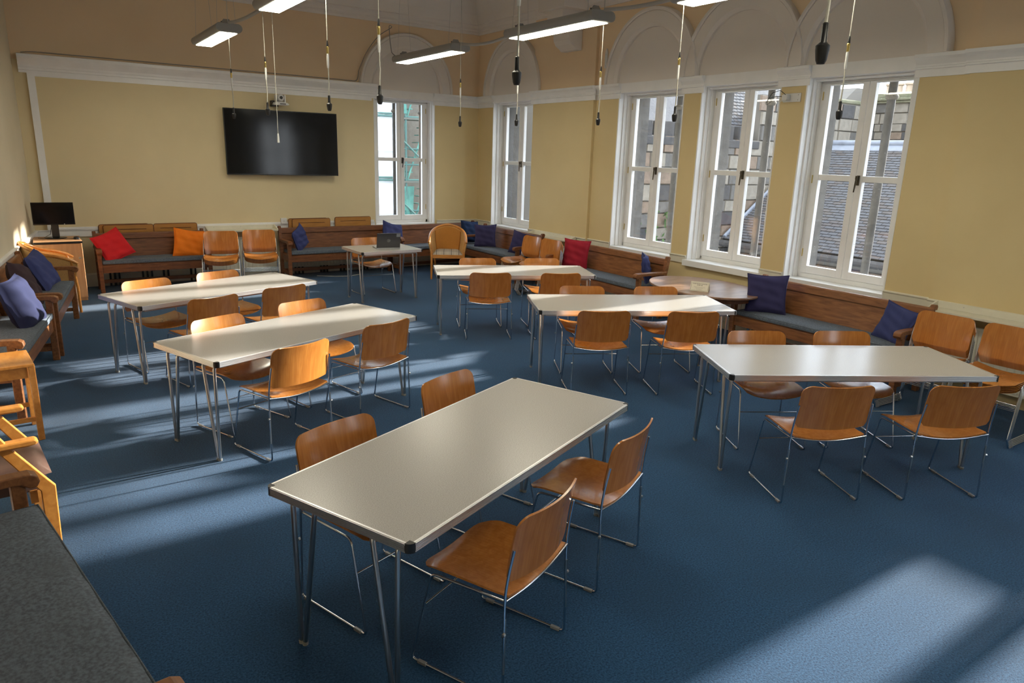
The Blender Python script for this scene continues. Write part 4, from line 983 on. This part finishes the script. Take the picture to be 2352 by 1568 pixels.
# ------------------------------------------------------------------ television, camera, socket and small wall things
t = empty('television', (3.337, Y0 - .12, 1.585), RAD(-2.6), 'large black wall television on the back wall', 'television')
b = MB(); b.box(-.855, .855, -.03, .02, 0, .965); b.build('housing', 'screenbezel', t, bevel=.004)
b = MB(); b.box(-.842, .842, -.0325, -.0295, .016, .953); b.build('screen', 'screen', t)
b = MB(); b.box(-.3, .3, .018, .075, .25, .70); b.build('wall_bracket', 'black', t)
t = empty('conference_camera', (3.315, Y0 - .16, 2.645), 0, 'white swivelling conference camera on a bracket above the television', 'camera')
b = MB(); b.box(-.12, -.02, .02, .14, -.035, .05); b.build('bracket', 'blackmetal', t, bevel=.003)
b = MB(); b.prism([(-.115, -.012), (-.10, .022), (.09, .022), (.12, -.004), (.10, -.016), (-.10, -.018)], 'y', -.07, .07); b.build('base', 'whiteplastic', t, bevel=.006)
b = MB(); b.box(-.025, .065, -.0725, -.069, -.004, .008); b.build('front_window', 'black', t)
b = MB(); b.box(-.078, -.055, -.045, .045, .02, .135); b.box(.052, .075, -.045, .045, .02, .135); b.box(-.078, .075, -.045, .045, .02, .035); b.build('yoke', 'whiteplastic', t, bevel=.006)
b = MB(); b.lathe([(.0, -.06), (.042, -.058), (.055, -.03), (.055, .03), (.04, .05), (0, .05)], 24, TM((-.001, 0, .092), rx=PI / 2) @ Matrix.Scale(-1, 4, (0, 0, 1))); b.build('head', 'whiteplastic', t, smooth=40)
b = MB(); b.lathe([(.0, 0), (.020, 0), (.024, .010), (.0, .011)], 20, TM((-.001, -.058, .092), rx=PI / 2)); b.build('lens', 'black', t, smooth=30)
t = empty('wall_socket', (3.31, Y0 - .055, .865), 0, 'white square wall box above the dado rail, left of the folded desks', 'socket')
b = MB(); b.box(-.048, .048, 0, .035, -.048, .048); b.build('box', 'whiteplastic', t, bevel=.006)
b = MB(); b.box(-.012, .012, -.004, .001, -.003, .005); b.build('key_slot', 'steel', t)
t = empty('wall_plate', (X0 - .003, 5.012, 2.685), 0, 'white junction plate with a loose black cable loop on the pier between windows', 'plate')
b = MB(); b.box(-.012, 0, -.105, .11, -.045, .045); b.build('plate', 'whiteplastic', t, bevel=.003)
b = MB(); b.box(-.075, -.012, .02, .085, -.028, .03); b.box(-.085, -.075, .015, .12, -.04, -.032); b.build('box', 'whiteplastic', t, bevel=.003)
b = MB()
for s_ in (-1, 1): b.lathe([(.006, 0), (.004, .003)], 8, TM((-.012, -.075, s_ * .026), ry=-PI / 2))
b.build('screw', 'steel', t)
b = MB(); b.tube([(-.07, .03, .02), (-.09, .10, .075), (-.09, .20, .05), (-.085, .26, -.035), (-.085, .25, -.07), (-.085, .20, -.03), (-.08, .24, .0), (-.07, .16, .015), (-.06, .05, .01), (-.07, .03, -.03)], .0035, 6); b.build('cable', 'dust', t, smooth=50)
t = empty('alarm_contact', (X0 - .002, 8.10, 3.33), 0, 'narrow white sensor strip on the upper right wall beside the arch', 'sensor')
b = MB(); b.box(-.022, 0, -.024, .024, -.11, .10); b.prism([(-.024, .10), (.024, .10), (0, .15)], 'x', -.022, 0); b.build('case', 'whiteplastic', t, bevel=.003)
for z in (-.08, .07):
    b = MB(); b.lathe([(.006, 0), (.004, .003)], 8, TM((-.022, 0, z), ry=-PI / 2)); b.build('screw', 'steel', t)

# ------------------------------------------------------------------ radiator shelves and radiators
def shelf(label, x, y, rz, L, depth=.17, z=.735):
    t = empty('radiator_shelf', (x, y, z), RAD(rz), label, 'shelf', None)      # local +y into the room
    b = MB(); b.box(-L / 2, L / 2, 0, depth, 0, .022); b.build('board', 'cream', t, bevel=.003)
    b = MB(); b.box(-L / 2, L / 2, 0, .018, .022, .082); b.build('upstand', 'cream', t, bevel=.003)
    for s_ in (-1, 1):
        b = MB(); b.prism([(.018, .022), (depth, .022), (depth, .030), (.018, .082)], 'x', s_ * (L / 2 - .016), s_ * L / 2); b.build('end_cheek', 'cream', t)
    b = MB()
    for k in (-.38, 0, .38): b.lathe([(.005, 0), (.004, .002)], 8, TM((k * L, .018, .06), rx=-PI / 2))
    b.build('screw', 'steel', t)
def radiator(label, x, y, rz, L, hgt=.52):
    t = empty('radiator', (x, y, .12), RAD(rz), label, 'radiator', None)
    b = MB()
    n = int(L / .055)
    for k in range(n): b.box(-L / 2 + k * .055, -L / 2 + k * .055 + .047, .03, .085, .02, hgt - .02)
    b.box(-L / 2, L / 2, .035, .078, 0, hgt); b.build('panel', 'cream', t, bevel=.004)
    b = MB()
    for s_ in (-1, 1): b.tube([(s_ * (L / 2 + .03), .05, -.119), (s_ * (L / 2 + .03), .05, .04), (s_ * (L / 2 - .01), .05, .04)], .009, 8)
    b.build('pipe', 'cream', t, smooth=40)
shelf('long cream radiator shelf on the back wall above the stacked chairs', 2.64, Y0 - .024, 180, 1.04, .22)
radiator('cream radiator on the back wall behind the stacked chairs', 2.64, Y0 - .024, 180, 1.0)
shelf('cream radiator shelf on the right wall behind the far chair stacks', X0 - .072, 9.04, 90, 1.10, .155)
radiator('cream radiator on the right wall behind the far chair stacks', X0 - .05, 9.04, 90, 1.0)
shelf('long cream radiator shelf on the right wall at the right edge', X0 - .075, 2.14, 90, 2.0, .20)
radiator('cream radiator under the shelf at the right edge', X0 - .05, 2.14, 90, 1.8)
radiator('cream radiator low on the back wall behind the scratched pew', 4.1, Y0 - .024, 180, 1.5, .36)
radiator('cream radiator low behind the oval table', X0 - .03, 5.6, 90, 1.3, .36)

# ------------------------------------------------------------------ folded desks standing behind the pews
def folded_desk(label, x0, x1, y, ztop):
    W_ = x1 - x0; t = empty('folded_desk', ((x0 + x1) / 2, y, 0), 0, label, 'desk', 'folded desks behind the back-wall pews')
    w2, zb, z1, r = W_ / 2, .42, ztop, .022
    slot = (-.36 * W_, .36 * W_, z1 - .066, z1 - .056)
    b = MB()
    # rounded board with a real slot cut through it: four pieces round the slot
    top = [(-w2, slot[3]), (-w2, z1 - r)] + [(-w2 + r - r * math.cos(a), z1 - r + r * math.sin(a)) for a in (PI / 8, PI / 4, 3 * PI / 8, PI / 2)] + [(w2 - r + r * math.sin(a), z1 - r + r * math.cos(a)) for a in (0, PI / 8, PI / 4, 3 * PI / 8, PI / 2)] + [(w2, slot[3])]
    b.prism(top, 'y', -.009, .009); b.box(-w2, slot[0], -.009, .009, slot[2], slot[3]); b.box(slot[1], w2, -.009, .009, slot[2], slot[3]); b.box(-w2, w2, -.009, .009, zb, slot[2])
    b.build('board', 'folding', t)
    b = MB(); b.box(slot[0], slot[1], .004, .0088, slot[2] - .002, slot[3] + .002); b.build('slot', 'pew', t)
    b = MB(); b.tube([(-w2 - .001, 0, zb), (-w2 - .001, 0, z1 - r), (-w2 + .006, 0, z1 - .005), (-w2 + r, 0, z1 + .001), (w2 - r, 0, z1 + .001), (w2 - .006, 0, z1 - .005), (w2 + .001, 0, z1 - r), (w2 + .001, 0, zb)], .0085, 6); b.build('edging', 'pew', t, smooth=40)
    for s_ in (-1, 1):
        b = MB(); b.box(s_ * (w2 - .06), s_ * (w2 - .085), -.009, .009, 0, zb + .01); b.build('leg', 'blackmetal', t)
        b = MB(); b.box(s_ * (w2 - .12), s_ * (w2 - .145), -.009, .009, 0, zb + .01); b.build('leg', 'blackmetal', t)
folded_desk('orange slotted desk board behind the red-cushion pew, rear one at left', .722, 1.348, 11.550, .872)
folded_desk('orange slotted desk board behind the red-cushion pew, front one at left', .775, 1.405, 11.525, .865)
folded_desk('orange slotted desk board behind the orange cushion', 1.42, 2.0, 11.530, .868)
folded_desk('orange slotted desk board behind the scratched pew, rear one next to the wall box', 3.386, 4.02, 11.550, .895)
folded_desk('orange slotted desk board behind the scratched pew, front one near the wall box', 3.44, 4.06, 11.525, .892)
folded_desk('orange slotted desk board behind the scratched pew, beside the tall window', 4.155, 4.78, 11.535, .905)

# ------------------------------------------------------------------ suspended lamps
def lamp(label, x, ya, yb, z=3.2, halfw=.14, cords=True):
    t = empty('suspended_lamp', (x, (ya + yb) / 2, z), 0, label, 'lamp', 'suspended fluorescent lamps'); L = abs(yb - ya) / 2
    hw, r = halfw, .046
    prof = [(-hw + r - r * math.sin(a), r - r * math.cos(a)) for a in [k * PI / 8 for k in range(9)]] + [(hw - r + r * math.sin(a), r - r * math.cos(a)) for a in [PI - k * PI / 8 for k in range(9)]]
    b = MB(); b.prism([(u, v + .004) for u, v in prof], 'y', -L, L); b.build('housing', 'lampbody', t, smooth=40, bevel=.006)
    b = MB(); b.box(-hw + .050, hw - .050, -L + .05, L - .05, -.003, .012); b.build('diffuser', 'lit', t, bevel=.003)
    b = MB(); b.box(-hw + .046, hw - .046, -L + .046, -L + .05, -.004, .012); b.box(-hw + .046, hw - .046, L - .05, L - .046, -.004, .012); b.build('diffuser_rim', 'clear', t)
    for s_ in (-1, 1):
        b = MB(); yy = s_ * (L - .12)
        b.prism([(-.07, .096), (.07, .096), (.03, .15), (-.03, .15)], 'y', yy - .004, yy + .004); b.build('hanger', 'clear', t)
        b = MB(); b.tube([(-hw + .04, yy, .095), (-.02, yy, ZC - z), ], .0016, 5); b.tube([(hw - .04, yy, .095), (.02, yy, ZC - z)], .0016, 5); b.build('suspension_wire', 'steel', t)
        b = MB(); b.tube([(-.06, yy, .10), (-.05, yy + .02, .125), (.0, yy + .03, .13), (.03, yy, .15)], .005, 6); b.build('cable_loop', 'dust', t, smooth=50)
    return t
lamp('lit lamp at the far left, its long side lowest over the television wall', 2.0, 8.66, 10.09)
lamp('lit lamp cut by the top edge, left row', 2.0, 5.60, 7.14)
lamp('lit lamp farthest back in the right row, in front of the arched window', 4.555, 8.06, 9.77)
lamp('long lit lamp in the middle of the right row, nearest the corbel', 4.525, 5.36, 6.84)
lamp('lit lamp at the top edge before the second right arch, right row', 4.53, 2.9, 4.42)
for x, ya, yb, lb_ in ((2.0, 2.7, 4.2, 'unseen added lit lamp out of the top of view, left row, over the foreground'), (2.0, -.4, 1.1, 'unseen added lit lamp above and behind the camera, left row'), (4.53, .0, 1.5, 'unseen added lit lamp above the right foreground, right row')): lamp(lb_, x, ya, yb)  # unseen lamps, added to help light the room
def conduit(a, c, sag, label):
    P = [Vector(a).lerp(Vector(c), k / 14) + Vector((0, 0, -sag * 4 * (k / 14) * (1 - k / 14))) for k in range(15)]
    o = MB().tube(P, .017, 8).build('flex_conduit', 'greyflex', None, smooth=60); tag(o, label, 'conduit', 'grey flexible conduits between lamps')
M['greyflex'] = plain('grey_corrugated_conduit', (.40, .385, .36), .5)
conduit((2.0, 8.66, 3.30), (2.0, 7.14, 3.27), .03, 'grey flexible conduit joining the two left-row lamps')
conduit((4.55, 8.06, 3.29), (4.53, 6.84, 3.27), .05, 'grey flexible conduit joining the two farther right-row lamps')
conduit((4.53, 5.36, 3.30), (4.53, 4.42, 3.27), .02, 'grey flexible conduit running on to the right-row lamp at the top edge')
cb = MB(); cb.tube(fillet([(4.50, 9.74, 3.27), (4.46, 9.86, 3.34), (4.72, 10.5, 3.62), (4.98, 11.1, 3.93), (5.22, Y0 - .10, 3.96), (4.98, Y0 - .10, 3.82), (4.76, Y0 - .09, 3.55), (4.645, Y0 - .02, 3.25), (4.625, Y0 - .02, 3.085), (4.3, Y0 - .09, 3.085), (.2, Y0 - .09, 3.095), (.08, Y0 - .05, 3.08)], .25), .006, 6)
tag(cb.build('supply_cable', 'greycable', None, smooth=60), 'thin grey cable looping from the far lamp over the arch and along the picture rail', 'cable')

# ------------------------------------------------------------------ hanging microphones and pull cord
def mic(label, x, y, z=2.3):
    t = empty('hanging_microphone', (x, y, z), 0, label, 'microphone', 'microphones hanging on cords from the ceiling')
    b = MB(); b.lathe([(.0, 0), (.012, .001), (.017, .012), (.0215, .04), (.022, .055), (.014, .062), (.011, .066), (.0095, .12), (.006, .123)], 16); b.build('capsule', 'black', t, smooth=40)
    b = MB(); b.tube([(0, 0, .12), (.004, 0, .22), (.0, 0, .36)], .0050, 6); b.build('stem_cord', 'whitecable', t, smooth=60)
    b = MB(); b.lathe([(.007, .33), (.0095, .35), (.0095, .43), (.008, .44)], 12); b.build('inline_sleeve', 'whiteplastic', t, smooth=40)
    b = MB(); b.lathe([(.008, .44), (.010, .445), (.010, .475), (.011, .48), (.011, .49), (.008, .495)], 12); b.build('connector', 'brass', t, smooth=40)
    b = MB(); b.lathe([(.0085, .492), (.009, .497), (.006, .53), (.003, .54)], 12); b.build('strain_relief', 'black', t, smooth=40)
    b = MB(); b.tube([(0, 0, .53), (0, 0, ZC - z)], .0032, 6); b.build('cord', 'whitecable', t)
    return t
MICS = [(2.012, 8.768, 'in front of the left end of the television, farthest'), (2.012, 7.368, 'in front of the television, second from its left end'), (2.112, 5.907, 'just beyond the right top corner of the television'),
        (2.038, 4.707, 'in front of the left jamb of the tall back window'), (4.30, 7.60, 'before the pier between the tall window and the room corner'), (4.43, 6.60, 'in front of the narrow corner window'),
        (1.885, 2.818, 'large and near, above the narrow corner window'), (4.655, 5.514, 'beside the left edge of the first of three right windows'), (4.477, 4.337, 'in front of the right sash of the first of three right windows'),
        (2.126, 1.45, 'biggest, with fat black capsule, high before the third right window'), (4.717, 3.022, 'in front of the glass of the third right window')]
m0 = None
for x, y, lab in MICS:
    lab = 'hanging microphone ' + lab
    if m0 is None: m0 = mic(lab, x, y)
    else: copy_thing(m0, (x, y, 2.3), 0, lab)
t = empty('pull_cord', (2.10, 7.37, 2.045), 0, 'white light-pull cord with small handle, hanging lower than the microphones before the television', 'cord')
b = MB(); b.lathe([(.0, 0), (.011, .001), (.010, .05), (.007, .085), (.003, .09)], 12); b.build('handle', 'whiteplastic', t, smooth=40)
b = MB(); b.tube([(0, 0, .08), (0, 0, ZC - 2.045)], .0028, 6); b.build('cord', 'whitecable', t)
cb = MB(); cb.tube([(3.7, 11.2, .006), (3.95, 11.02, .006), (4.2, 10.98, .006), (4.4, 11.08, .006), (4.45, 11.25, .006)], .005, 6)
tag(cb.build('floor_cable', 'whitecable', None, smooth=60), 'loose pale cable on the carpet in front of the scratched pew', 'cable')
